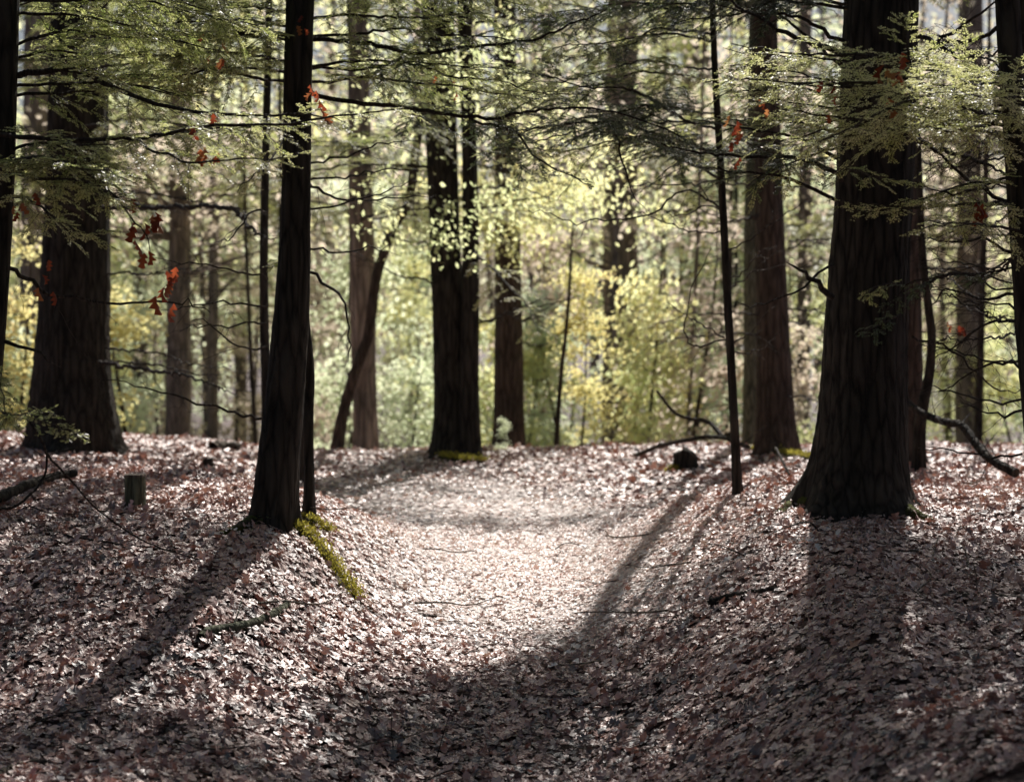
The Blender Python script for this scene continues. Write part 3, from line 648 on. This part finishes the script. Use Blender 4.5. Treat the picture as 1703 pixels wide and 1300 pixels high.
def canopy(tree, x, y, z0, z1, n, smin=.7, smax=1.15, force=None):
    base = np.array(tree.location)
    for k in range(n):
        z = rng.uniform(z0, z1); yaw = rng.uniform(0, 6.283); s = rng.uniform(smin, smax)
        pr = []
        for q in (.5, 1.1, 1.8, 2.3):
            c = np.array([x + math.cos(yaw) * q * s, y + math.sin(yaw) * q * s, z])
            gx, gy = c[0] - (c[2] - .2) * ct * sa, c[1] - (c[2] - .2) * ct * ca
            pr.append(-5 if gy < 5.9 else shade_p(*proj((gx, gy, float(ground(gx, gy))))))
            top = CY + (CH - c[2]) / c[1] * F
            if top > -25: pr.append(-9)
        if min(pr) < 0: continue
        if rng.random() > np.mean(pr) * (1 if min(pr) > .01 else 0): continue
        bm_, fm_ = protos[rng.integers(4)]
        b = bpy.data.objects.new('branch', bm_); COL.objects.link(b); b.parent = tree
        b.location = (x - base[0], y - base[1], z - base[2]); b.rotation_euler = (rng.normal(0, .15), rng.normal(.08, .12), yaw); b.scale = (s, s, s)
        f = bpy.data.objects.new('foliage', fm_); COL.objects.link(f); f.parent = b
def cx(t, z=0): return t.location.x, t.location.y
canopy(T2, -3.85, 15, 4.2, 10, 130)
canopy(T6, -.65, 16.8, 4.8, 11.5, 130)
canopy(T7, 0, 19.5, 6, 13, 90)
canopy(T9, 2.45, 16.3, 4.6, 11.5, 100)
canopy(T10b, 3.15, 13.6, 4.2, 8.5, 70)
canopy(T10, 1.95, 9.6, 3.3, 5, 60)
canopy(T4, -1.25, 9.9, 3.4, 5, 30)
canopy(T5, -1.7, 18.6, 5.5, 12.5, 90)
canopy(FAR[10], 7.1, 26, 9, 15, 60)
canopy(FAR[6], 5.2, 30, 11, 15, 30)
canopy(T12, 2.5, 8.1, 3.3, 4.5, 30)

# ------------------------------------------------------------------ background understory
def leafcloud(buf, C, n, sx, sz, size, tmpl=BEECH, flat=.75):
    C = np.asarray(C); idx = rng.integers(0, len(C), n)
    P = C[idx] + rng.normal(0, 1, (n, 3)) * np.array([sx, sx, sz])
    ct_ = rng.normal(0, .12, len(C))
    leaves(buf, P, rng.uniform(.7, 1.25, n) * size, rng.uniform(0, 6.283, n), rng.normal(0, flat * .6, n), rng.normal(0, flat * .6, n), rng.normal(.2, .3, n), np.clip(.5 + ct_[idx] + rng.normal(0, .14, n), 0, 1), tmpl,
           np.array([[-sa * ct, -ca * ct]]) * rng.uniform(.3, 1.3, (n, 1)))     # blades turn their faces to the sun
def sapling_proto(h, nl, size, spread):
    w, f = Buf(), Buf()
    n = 10; t = np.linspace(0, 1, n)
    C = np.stack([.12 * np.sin(t * 3 + rng.uniform(0, 6)), .12 * np.sin(t * 2.5 + rng.uniform(0, 6)), t * h], -1); C -= C[0]
    tube(w, C, .024 * (1 - t) + .004, 7)
    tips = []; tw = []
    for k in range(int(h * 7)):
        q = rng.uniform(.12, 1); p = C[int(q * (n - 1))]; a = rng.uniform(0, 6.283); l = spread * (1.1 - q * .75) * rng.uniform(.5, 1)
        e = p + np.array([math.cos(a) * l, math.sin(a) * l, rng.uniform(.0, .25) * l])
        tw.append(np.stack([p, p * .5 + e * .5 + np.array([0, 0, .05 * l]), e])); tips += [p * .65 + e * .35, p * .3 + e * .7, e]
    sticks(w, np.array(tw), .007, .002)
    leafcloud(f, np.array(tips) + rng.normal(0, .1, (len(tips), 3)), nl, .15, .10, size)
    a = w.build('trunk', M['bark_brown']); b = f.build('crown', M['broad'], smooth=False)
    r = (a.data, b.data); bpy.data.objects.remove(a); bpy.data.objects.remove(b); return r
SP = [sapling_proto(3.2, 1700, .070, .9), sapling_proto(4.2, 2200, .073, 1.1), sapling_proto(2.2, 1300, .065, .8), sapling_proto(5.2, 2400, .08, 1.3)]
def tall_proto(h, nl, size):
    w, f = Buf(), Buf(); n = 14; t = np.linspace(0, 1, n)
    C = np.stack([.2 * np.sin(t * 3), .2 * np.sin(t * 2.5 + 1), t * h], -1); C -= C[0]
    tube(w, C, .07 * (1 - t) + .008, 9); tips, tw = [], []
    for k in range(46):
        q = rng.uniform(.25, 1); p = C[int(q * (n - 1))]; a = rng.uniform(0, 6.283); l = 2.0 * (1.15 - q * .8) * rng.uniform(.5, 1)
        e = p + np.array([math.cos(a) * l, math.sin(a) * l, rng.uniform(.0, .5) * l])
        tw.append(np.stack([p, p * .5 + e * .5 + np.array([0, 0, .08 * l]), e])); tips += [p * .6 + e * .4, p * .3 + e * .7, e, p * .1 + e * .9 + rng.normal(0, .2, 3)]
    sticks(w, np.array(tw), .018, .004); leafcloud(f, np.array(tips) + rng.normal(0, .15, (len(tips), 3)), nl, .20, .14, size)
    a = w.build('trunk', M['bark_far']); b = f.build('crown', M['broad'], smooth=False)
    r = (a.data, b.data); bpy.data.objects.remove(a); bpy.data.objects.remove(b); return r
SP += [tall_proto(9, 2500, .10), tall_proto(11, 2900, .10)]
def variant(pi, mk, cache={}):
    if (pi, mk) not in cache:
        m = SP[pi][1].copy(); m.materials.clear(); m.materials.append(M[mk]); cache[(pi, mk)] = m
    return cache[(pi, mk)]
def put_sapling(px, Y, pi, mk, s, label, group):
    x = (px - CX) / F * Y; z = float(ground(x, Y))
    r = empty('sapling_bush', (x, Y, z - .03), label, 'young tree', group)
    r.rotation_euler.z = rng.normal(0, .3); r.scale = (s * rng.choice([-1, 1]) * rng.uniform(.85, 1.2), s, s * rng.uniform(.85, 1.15))
    a = bpy.data.objects.new('trunk', SP[pi][0]); COL.objects.link(a); a.parent = r
    b = bpy.data.objects.new('crown', variant(pi, mk)); COL.objects.link(b); b.parent = r
names = {'broad': 'blurred yellow-green leafy young tree in the woods beyond the crest', 'mint': 'blurred pale mint-green young tree in the sunlit woods beyond the crest',
         'gold': 'blurred golden-leaved young tree in the woods beyond the crest', 'greybrown': 'blurred withered brown-leaved young tree in the woods beyond the crest'}
for k in range(72):
    px = rng.uniform(-60, 1760); Y = rng.uniform(21.5, 44)
    if Y < 25 and 180 < px < 560: Y += 6
    if px < 560: mk = rng.choice(['broad', 'mint', 'greybrown', 'gold'], p=[.3, .37, .30, .03])
    elif px < 800: mk = rng.choice(['broad', 'mint', 'greybrown'], p=[.3, .55, .15])
    elif px < 1150: mk = rng.choice(['broad', 'mint', 'gold', 'greybrown'], p=[.38, .35, .15, .12])
    else: mk = rng.choice(['broad', 'mint', 'greybrown'], p=[.45, .4, .15])
    put_sapling(px, Y, int(rng.integers(4)) if Y > 26 else int(rng.choice([0, 2])), str(mk), rng.uniform(.8, 1.15), names[str(mk)], 'blurred young trees beyond the crest')
for k in range(34):
    px = rng.uniform(-100, 1800); Y = rng.uniform(30, 44)
    if abs(px - 1010) < 90: continue
    mk = str(rng.choice(['broad', 'mint', 'greybrown', 'gold'], p=[.42, .2, .3, .08]))
    put_sapling(px, Y, 4 + k % 2, mk, rng.uniform(.8, 1.05), 'blurred tall slender tree in leaf in the woods beyond the crest', 'blurred tall slender trees in the woods beyond the crest')
for k in range(18):
    Y = rng.uniform(20, 40); px = rng.uniform(-40, 1740); w_ = rng.uniform(6, 13) * 24 / Y; ln = rng.uniform(-25, 25)
    t = trunk('young_tree', 'very slim bare stem standing in the sunlit understory beyond the crest', 'tree', [(px, 745, w_ * 1.2), (px + ln * .3 + rng.normal(0, 5), 600, w_), (px + ln * .7, 450, w_ * .85), (px + ln, 250, w_ * .7)], Y, top=7, matn=['bark_brown', 'bark', 'bark_far'][k % 3], seg=8, flare=.1, seed=60 + k, step=.3, group='slim bare stems beyond the crest')
    w = Buf(); A = []
    for _ in range(16):
        z0 = rng.uniform(.4, 5); a = rng.uniform(0, 6.283); l = rng.uniform(.5, 1.5); p = np.array([t.location.x + ln / F * Y * (z0 / 6), Y, z0]); d = np.array([math.cos(a), math.sin(a), rng.uniform(-.1, .6)]) * l
        A.append(np.stack([p, p + d * .5 + rng.normal(0, .05, 3), p + d]))
    for q_ in A:
        w = Buf(); sticks(w, q_[None], .010, .003); w.build('branch', M['twig'], t, np.array(t.location))
# the golden beech spray right of the brown trunk
put_sapling(965, 19.6, 1, 'gold', .6, 'golden-leaved young beech beside the lone thin stem', None)
put_sapling(1075, 21, 0, 'broad', 1.0, 'bright yellow-green young tree left of the thin leaning sapling', None)
put_sapling(842, 18.2, 2, 'mint', .16, 'tiny pale green seedling at the foot of the mid-sized brown trunk', None)
put_sapling(30, 19.5, 0, 'gold', .8, 'golden-green young tree behind the left edge trunk', None)
put_sapling(210, 20, 2, 'gold', .95, 'golden-green young tree just right of the very thick trunk', None)

# ------------------------------------------------------------------ far crowns and far woods
def crown(tree, spots, n, size, mk, sx=.7, sz=.25):
    b = Buf(); leafcloud(b, spots, n, sx, sz, size)
    b.build('crown', M[mk], tree, np.array(tree.location), smooth=False)
for k, t in enumerate(FAR):
    x, y = t.location.x, t.location.y
    zlo = 3.0; zhi = min(15, (y - 17.5) / 1.5)
    if zhi < 3.4: zlo, zhi = 2.2, 3.6
    spots = [(x + rng.normal(0, 1.6), y + rng.normal(0, 1.2), rng.uniform(zlo, zhi)) for _ in range(34)]
    crown(t, spots, 1500, .11, ['greybrown', 'broad', 'greybrown', 'mint'][k % 4])
    w = Buf(); tw = []
    for sp_ in spots:
        z0 = sp_[2] - rng.uniform(.1, 1); tw.append(np.array([[x, y, z0], [(x + sp_[0]) / 2, (y + sp_[1]) / 2, (z0 + sp_[2]) / 2 - .1], sp_]))
    for q_ in tw:
        w = Buf(); sticks(w, q_[None], .03, .008); w.build('branch', M['bark_far'], t, np.array(t.location))
spots = [at(860 + rng.normal(0, 70), rng.uniform(150, 420), 19.2 + rng.normal(0, .5)) for _ in range(26)]
crown(T7, spots, 3400, .052, 'broad', .28, .12)
spots = [at(745 + rng.normal(0, 90), rng.uniform(20, 420), 16.2 + rng.normal(0, .5)) for _ in range(26)]
crown(T6, spots, 2200, .048, 'broad', .26, .10)

# unseen leaf masses added over and behind the viewer to block sky light
for t, x0, x1, y0, y1 in ((T1, -8, -1.5, -5, 7), (T4, -3.5, 1.5, -3, 6.5), (T10, -.5, 4, -4, 6.5), (T12, 2, 9, -6, 7)):
    spots = [(rng.uniform(x0, x1), rng.uniform(y0, y1), rng.uniform(4.6, 8.5)) for _ in range(70)]
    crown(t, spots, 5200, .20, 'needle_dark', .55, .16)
# mass of far woods: one object of stuff
fw = Buf(); ft = Buf()
n = 900
cx_ = rng.uniform(-1, 1, n); Yc = rng.uniform(46, 95, n); X = cx_ * Yc * .42
Zt = np.minimum(rng.uniform(0, 1, n) ** 1.1 * 20, np.maximum(3, (Yc - 40) / 1.3))
gap = np.abs(CX + X / Yc * F - 1020) < 110
top = CY + (CH - Zt) / Yc * F
keep = ~(gap & (top < 110) & (rng.random(n) < .8))
C = np.stack([X, Yc, Zt + ground(X, Yc)], -1)[keep]
mats_far = Buf()
leafcloud(fw, C, 9500, 1.3, .5, .24, flat=.8)
tr = []
for k in range(36):
    Y = rng.uniform(48, 100); x = rng.uniform(-1, 1) * Y * .4; z = float(ground(x, Y)); l = rng.uniform(-1.6, 1.6)
    tr.append(np.array([[x, Y, z], [x + l * .3, Y, z + 6], [x + l, Y, z + 20]]))
tr = np.array(tr)
sticks(ft, tr[:22], .14, .07); sticks(ft, tr[22:], .24, .10)
M['farwood'] = leaf_mat('far_foliage', [(0, (.10, .075, .06)), (.4, (.14, .12, .07)), (1, (.2, .2, .1))], [(0, (.72, .62, .54)), (.4, (.82, .80, .58)), (.7, (.90, .93, .62)), (1, (.96, .95, .65))], rough=.5, trans=.75, spec=.6)
o = fw.build('far_woods', M['farwood'], smooth=False); o['kind'] = 'stuff'; tag(o, 'hazy distant wood of yellow-green and grey-brown foliage', 'woodland')
o = ft.build('far_tree_trunks', M['bark_far']); o['kind'] = 'stuff'; tag(o, 'mass of faint grey trunks deep in the distant wood', 'woodland')

# ------------------------------------------------------------------ mossy roots, moss, grass
def moss_tufts(buf, C, r, n, ln=.03):
    k = rng.integers(0, len(C), n); P = C[k] + rng.normal(0, 1, (n, 3)) * r; P[:, 2] = C[k][:, 2] + np.abs(rng.normal(0, r * .6, n))
    d = norm(rng.normal(0, .6, (n, 3)) + np.array([0, 0, 1.])); s = norm(np.cross(d, rng.normal(0, 1, (n, 3)))) * .005
    l = ln * rng.uniform(.5, 1.2, n)[:, None]
    V = np.stack([P - s, P + s, P + d * l], 1)
    buf.add(V.reshape(-1, 3), T=np.arange(n * 3).reshape(-1, 3), a=np.repeat(np.clip(rng.normal(.6, .25, n), 0, 1), 3))
def root_part(tree, pts, r0, r1, moss_n=900, name='root', ml=.028):
    G = np.array([hit(*p) for p in pts]); C = catmull(G, 40); C[:, 2] = ground(C[:, 0], C[:, 1]) + np.linspace(r0 * .5, r1 * .2, 40)
    t = np.linspace(0, 1, 40); b = Buf(); tube(b, C, r0 * (1 - t) + r1 * t, 12, rad=1 + .08 * rng.normal(0, 1, (40, 12)))
    o = b.build(name, M['bark_moss'], tree, np.array(tree.location))
    if moss_n:
        m = Buf(); moss_tufts(m, C + np.array([0, 0, r0 * .7]), r0 * .6, moss_n, ml); m.build('moss', M['moss'], o, np.array(tree.location), smooth=False)
root_part(T4, [(478, 878), (512, 900), (545, 935), (572, 972), (598, 1003)], .042, .014, 1500, ml=.02)
root_part(T4, [(500, 872), (530, 878), (552, 892)], .034, .012, 450, ml=.018)
root_part(T4, [(425, 872), (390, 885), (350, 900)], .04, .015, 0)
root_part(T10, [(1350, 850), (1320, 845), (1290, 862)], .06, .02, 0)
root_part(T10, [(1500, 860), (1530, 868), (1560, 872)], .06, .02, 0)
root_part(T6, [(735, 768), (760, 771), (805, 773)], .05, .03, 1400)
root_part(T9, [(1262, 756), (1300, 762), (1345, 768)], .05, .03, 900)

# ------------------------------------------------------------------ stumps, logs, sticks
def post_stump(px, py, wpx, hpx, label):
    p = hit(px, py); k = F / p[1]; w = wpx / k / 2; h = hpx / k
    r = empty('tree_stump', p, label, 'stump'); b = Buf(); n = 8
    zz = np.linspace(-.05, h, n); P = np.stack([np.full(n, 0.), np.full(n, 0.), zz], -1) + p
    th = np.linspace(0, 6.283, 24, endpoint=False)
    sq = 1 / np.maximum(np.abs(np.cos(th)), np.abs(np.sin(th))) ** .55
    rad = np.ones((n, 24)) * sq[None] + rng.normal(0, .02, (n, 24)) + .22 * np.exp(-(zz + .05)[:, None] / .05)
    tube(b, P, np.full(n, w * .93), 24, rad=rad)
    b.build('body', M['log_green'], r, p)
    c = Buf(); t = np.stack([np.cos(th) * sq * w * .98, np.sin(th) * sq * w * .98, np.full(24, h)], -1) + p
    t2 = t + np.array([0, 0, .012]); cen = p + np.array([0, 0, h + .014])
    V = np.vstack([t, t2, cen]); Q = [[a, (a + 1) % 24, 24 + (a + 1) % 24, 24 + a] for a in range(24)]; T = [[24 + a, 24 + (a + 1) % 24, 48] for a in range(24)]
    c.add(V, Q=Q, T=T); c.build('cut_face', M['log'], r, p, smooth=False)
post_stump(225, 848, 36, 56, 'short square-cut grey-green stump standing alone on the left bank')
def log(name, label, cat, pts, r0, r1, matn='twig', lift=0., ends=(0, 0), twigs=0, seg=12, zs=None, moss=0):
    G = np.array([hit(a, b) if len(q) == 0 else at(a, b, q[0]) for a, b, *q in pts]); C = catmull(G, 40)
    t = np.linspace(0, 1, 40)
    rr = r0 * (1 - t) + r1 * t
    C[:, 2] += rr * .6 + lift + rng.normal(0, .002, 40)
    root = empty(name, C[0], label, cat); b = Buf()
    tube(b, C, rr * (1 + .06 * rng.normal(0, 1, 40)), seg, rad=1 + .06 * rng.normal(0, 1, (40, seg)))
    pass
    if twigs:
        A = []
        for _ in range(twigs):
            k = rng.integers(5, 38); d = norm(rng.normal(0, 1, 3) + np.array([0, 0, .5])); l = rng.uniform(.06, .3)
            A.append(np.stack([C[k], C[k] + d * l * .5 + rng.normal(0, .01, 3), C[k] + d * l]))
        sticks(b, np.array(A), min(r1 * .4, .006), .001)
    b.build('stem', M[matn], root, C[0])
    if moss:
        m = Buf(); moss_tufts(m, C + np.array([0, 0, r0 * .5]), r0 * .5, moss); m.build('moss', M['moss'], root, C[0], smooth=False)
    return root
# round dark stump / log end
pl = hit(1138, 785); rl = 21 / (F / pl[1])
r = empty('cut_log', pl, 'round black log end lying on the lit leaves left of the thin sapling', 'log'); b = Buf()
P = pl + np.linspace(0, 1, 14)[:, None] * np.array([.05, .30, -.02]) + np.array([0, 0, rl * .85])
tube(b, P[::-1], rl * (.55 + .45 * np.sin(np.linspace(.5, math.pi - .75, 14))), 22, rad=1 + .07 * rng.normal(0, 1, (1, 22)) + .03 * rng.normal(0, 1, (14, 22))); b.build('body', M['bark'], r, pl)
m = Buf(); moss_tufts(m, pl + np.array([[-.13, -.02, .0], [-.10, 0, .03], [-.08, -.04, 0]]), .025, 350); m.build('moss', M['moss'], r, pl, smooth=False)
def broken_stump(px, py, w, h, label):
    p = hit(px, py); k = F / p[1]; r = empty('broken_stump', p, label, 'stump'); b = Buf(); n = 7
    zz = np.linspace(-.05, h / k, n); P = p + np.stack([0 * zz, 0 * zz, zz], -1)
    rad = 1 + .2 * rng.normal(0, 1, (1, 14)) + .05 * rng.normal(0, 1, (n, 14)); tube(b, P, w / k / 2 * (1.3 - .6 * np.linspace(0, 1, n)), 14, rad=rad)
    b.build('body', M['bark'], r, p)
broken_stump(346, 782, 20, 20, 'small dark broken stump on the left bank crest, right of the square stump')
log('fallen_log', 'dark low log lying on the left bank crest left of the slim trunk', 'log', [(355, 752), (375, 750), (398, 752)], .07, .06, 'log')
log('fallen_branch', 'thick dark branch end lifting off the ground at the far left', 'branch', [(-30, 860), (10, 845), (50, 826), (90, 812), (125, 806)], .035, .025, 'bark', lift=.06, twigs=3)
log('dead_twig_spray', 'tangled upright dead twig on the left bank in front of the square stump', 'branch', [(-10, 850, 8.), (30, 840, 8.), (70, 800, 8.1), (78, 762, 8.1), (72, 735, 8.)], .008, .004, 'twig', twigs=14)
log('dead_twig_spray', 'thin arching twig falling rightward below the square stump', 'branch', [(40, 690, 7.6), (70, 735, 7.6), (80, 760, 7.7), (110, 790, 7.9), (165, 850, 8.2), (250, 905, 8.4), (330, 930, 8.4)], .007, .003, 'twig', twigs=10)
log('fallen_branch', 'curved barkless log with a pale green end in the left foreground', 'branch', [(335, 1072), (350, 1060), (395, 1052), (430, 1042), (462, 1025), (478, 1012)], .026, .022, 'log_green', lift=.012, twigs=2)
log('fallen_branch', 'long thin curved dark branch sweeping across the bottom left foreground', 'branch', [(30, 1278), (150, 1277), (235, 1262), (300, 1230), (360, 1219), (450, 1220)], .013, .006, 'twig', lift=.015, twigs=5)
log('fallen_branch', 'short pale stick lying just above the long curved branch', 'branch', [(272, 1225), (300, 1215), (330, 1212), (365, 1205)], .013, .008, 'log', lift=.012)
log('fallen_branch', 'pale lichened stick in the bottom left corner', 'branch', [(-5, 1300), (20, 1285), (62, 1272)], .015, .012, 'twig_pale', lift=.012)
log('fallen_branch', 'dark stick on the right slope below the thin sapling', 'branch', [(1180, 1012), (1215, 1000), (1255, 992), (1290, 985)], .022, .012, 'bark', lift=.012)
log('fallen_branch', 'brown stick near the right edge half way down the bank', 'branch', [(1590, 1002), (1640, 998), (1703, 1004)], .014, .008, 'twig_pale', lift=.02, twigs=4)
log('fallen_branch', 'dark arching branch lying on the crest from the path to the thin sapling', 'branch', [(1050, 763), (1090, 746, 15.5), (1130, 736, 15.), (1190, 728, 14.5), (1245, 745, 14.)], .022, .016, 'bark', twigs=5)
log('crooked_dead_branch', 'crooked bare branch rising above the crest left of the thin sapling', 'branch', [(1200, 728, 14.6), (1180, 705, 14.8), (1150, 698, 15.), (1125, 690, 15.), (1105, 668, 15.), (1092, 650, 15.)], .022, .010, 'twig', twigs=8)
log('fallen_limb', 'thick dark fallen limb sloping down to the right behind the thick black trunk', 'branch', [(1500, 665, 12.8), (1535, 692, 12.6), (1575, 706, 12.4), (1600, 712, 12.2), (1625, 745, 12.), (1650, 770, 11.8), (1690, 792, 11.6)], .026, .034, 'bark', twigs=16)
log('fallen_limb', 'mossy log lying on the crest between the reddish trunk and the thick black one', 'log', [(1250, 752), (1290, 760), (1345, 766)], .04, .03, 'bark_moss', moss=1000)
log('fallen_branch', 'dark half-buried branch in the bottom centre-left foreground', 'branch', [(600, 1250), (640, 1253), (690, 1262), (735, 1276)], .014, .009, 'bark', lift=.01, twigs=3)
log('fallen_branch', 'thin leaning stick at the left foot of the thick black trunk', 'branch', [(1290, 745, 12.2), (1305, 775, 11.4), (1322, 808)], .010, .007, 'bark')
log('fallen_branch', 'thin pale forked twig on the lit leaves right of the thick black trunk', 'branch', [(1545, 975), (1552, 935), (1560, 905), (1580, 885)], .006, .003, 'twig_pale', lift=.03, twigs=4)
log('fallen_branch', 'pale wavy twig beside the forked one right of the thick black trunk', 'branch', [(1612, 955), (1605, 925), (1590, 905), (1598, 880)], .005, .003, 'twig_pale', lift=.03, twigs=3)
log('fallen_branch', 'thin dark stick crossing the left bank from the left edge toward the slim trunk', 'branch', [(30, 875), (110, 900), (200, 915), (310, 928)], .008, .004, 'twig', lift=.03, twigs=5)
log('fallen_branch', 'small pale twig on the path at the bottom centre', 'branch', [(765, 1258), (785, 1250), (805, 1247)], .005, .003, 'twig_pale', lift=.02)
# small twigs scattered on the leaves
tp = []
for q in range(4):
    b = Buf(); C = catmull(np.array([[0, 0, 0], [.1, .02, .012], [.22, -.01, .0], [.34, .03, .01]]) + rng.normal(0, .012, (4, 3)), 12)
    tube(b, C, np.linspace(.0045, .0018, 12), 5)
    A = np.array([np.stack([C[k], C[k] + np.array([.03, s * .03, .004]), C[k] + np.array([.07, s * .06, .006])]) for k, s in ((3, 1), (6, -1), (8, 1))])
    sticks(b, A, .0018, .0008)
    o = b.build('fallen_twig', M[['twig', 'twig_pale'][q % 2]]); tp.append(o.data); bpy.data.objects.remove(o)
for k in range(70):
    y = rng.uniform(4.6, 13); x = rng.uniform(-1, 1) * y * .3
    q = int(rng.integers(4)); o = bpy.data.objects.new('fallen_twig', tp[q]); COL.objects.link(o); s = rng.uniform(.6, 1.5)
    o.location = (x, y, float(ground(x, y)) + .03); o.rotation_euler = (rng.normal(0, .08), rng.normal(0, .08), rng.uniform(0, 6.28)); o.scale = (s, s, s)
    tag(o, ['small dark twig lying loose on the fallen leaves', 'small pale twig lying loose on the fallen leaves'][q % 2], 'twig', 'small twigs scattered on the leaves')

# ------------------------------------------------------------------ red dead leaves caught in the boughs
def cluster(px, py, Y, n, size, label, spread=.04, mk='red', long=.06):
    p = at(px, py, Y); r = empty('leaf_cluster', p, label, 'leaves')
    for k in range(n):
        b = Buf(); q = p + np.array([rng.normal(0, spread), rng.normal(0, spread * .6), rng.normal(0, long)])
        V0, Q0 = OAK; s = size * rng.uniform(.7, 1.2)
        a = rng.uniform(0, 6.28); tilt = rng.normal(0, .35)
        X = V0[:, 0] * s * .75; Z = -(V0[:, 1]) * s; Yc_ = .25 * s * np.sin(V0[:, 1] * 3 + k) + np.abs(V0[:, 0]) * s * .7
        x2 = X * math.cos(tilt) + Z * math.sin(tilt); Z = -X * math.sin(tilt) + Z * math.cos(tilt)
        x = x2 * math.cos(a) - Yc_ * math.sin(a); y = x2 * math.sin(a) + Yc_ * math.cos(a)
        b.add(np.stack([x, y, Z], -1) + q, Q=Q0, a=rng.random())
        b.build('leaf', M[mk], r, p)
cluster(240, 385, 7.6, 9, .075, 'largest hanging bunch of rust-red dead leaves, in front of the very thick trunk', .04, long=.05)
cluster(276, 462, 7.6, 7, .075, 'bright red curled leaves hanging lowest, right of the very thick trunk', .035, long=.04)
cluster(210, 355, 7.6, 3, .06, 'few small red leaves just above the largest hanging bunch', .02)
cluster(334, 236, 7.4, 4, .065, 'orange-red dead leaves hanging under the long thin horizontal branch', .015)
cluster(358, 228, 7.4, 2, .06, 'pair of orange leaves right beside those under the long thin branch', .01)
cluster(345, 90, 8.6, 5, .05, 'small reddish leaves caught high in the upper left boughs', .05)
cluster(40, 340, 7.4, 5, .05, 'dull red leaves among the boughs at the left edge', .03)
cluster(75, 462, 7.9, 4, .055, 'dark red leaves on a bare branch in front of the very thick trunk', .03)
cluster(532, 160, 7.5, 6, .05, 'small red leaves in the lit spray crossing the slim trunk', .04)
cluster(735, 150, 10, 4, .05, 'tiny red leaves against the dark double trunk', .04)
cluster(1472, 128, 7.6, 3, .09, 'orange-red curled leaf hanging in the lit boughs before the thick black trunk', .012)
cluster(1500, 110, 7.55, 3, .08, 'reddish brown curled leaf just right of the orange one before the thick trunk', .012)
cluster(1384, 172, 7.5, 4, .05, 'small orange leaves in the middle of the lit spray on the right', .02)
cluster(1212, 205, 7.5, 6, .055, 'pinkish red leaves at the left tip of the lit spray on the right', .03)
cluster(1628, 345, 7.7, 4, .06, 'yellow and rust leaves at the right edge below the lit spray', .03)
cluster(1590, 545, 11, 4, .06, 'single blurred orange leaf cluster right of the crooked dark stem', .03)
cluster(1275, 168, 7.5, 3, .045, 'few tiny red leaves left of the centre of the lit spray on the right', .03)
cluster(505, 22, 9.3, 3, .05, 'tiny dull red leaves at the very top on the slim trunk', .04)

# ------------------------------------------------------------------ light
w = bpy.data.worlds.new("World"); scene.world = w; w.use_nodes = True
nt = w.node_tree; nt.nodes.clear()
sky = nt.nodes.new('ShaderNodeTexSky'); sky.sky_type = 'NISHITA'; sky.sun_disc = False
sky.sun_elevation = R(SUN_EL); sky.sun_rotation = R(SUN_AZ); sky.dust_density = 3
bg = nt.nodes.new('ShaderNodeBackground'); bg.inputs[1].default_value = .054
ow = nt.nodes.new('ShaderNodeOutputWorld'); nt.links.new(sky.outputs[0], bg.inputs[0]); nt.links.new(bg.outputs[0], ow.inputs[0])
sd = bpy.data.lights.new('sun', 'SUN'); sd.energy = 5; sd.angle = R(.5); sd.color = (1, .95, .89)
so = bpy.data.objects.new('sun', sd); COL.objects.link(so)
so.rotation_euler = (R(-(90 - SUN_EL)), 0, R(-SUN_AZ))          # light travels from ahead-right toward the camera
so.location = (10, 40, 30)
scene.view_settings.view_transform = 'Standard'; scene.view_settings.look = 'None'; scene.view_settings.exposure = 0
scene.render.engine = 'CYCLES'
c = scene.cycles; c.max_bounces = 6; c.diffuse_bounces = 4; c.glossy_bounces = 2; c.transmission_bounces = 3; c.transparent_max_bounces = 4
c.use_denoising = True; c.sample_clamp_indirect = 6
print('T4 base', p4, 'T10', p10, 'T11', p11, 'pl', pl, 'crest', [round(float(hit(q, 760)[1]), 1) for q in (300, 600, 850, 1100, 1400)])
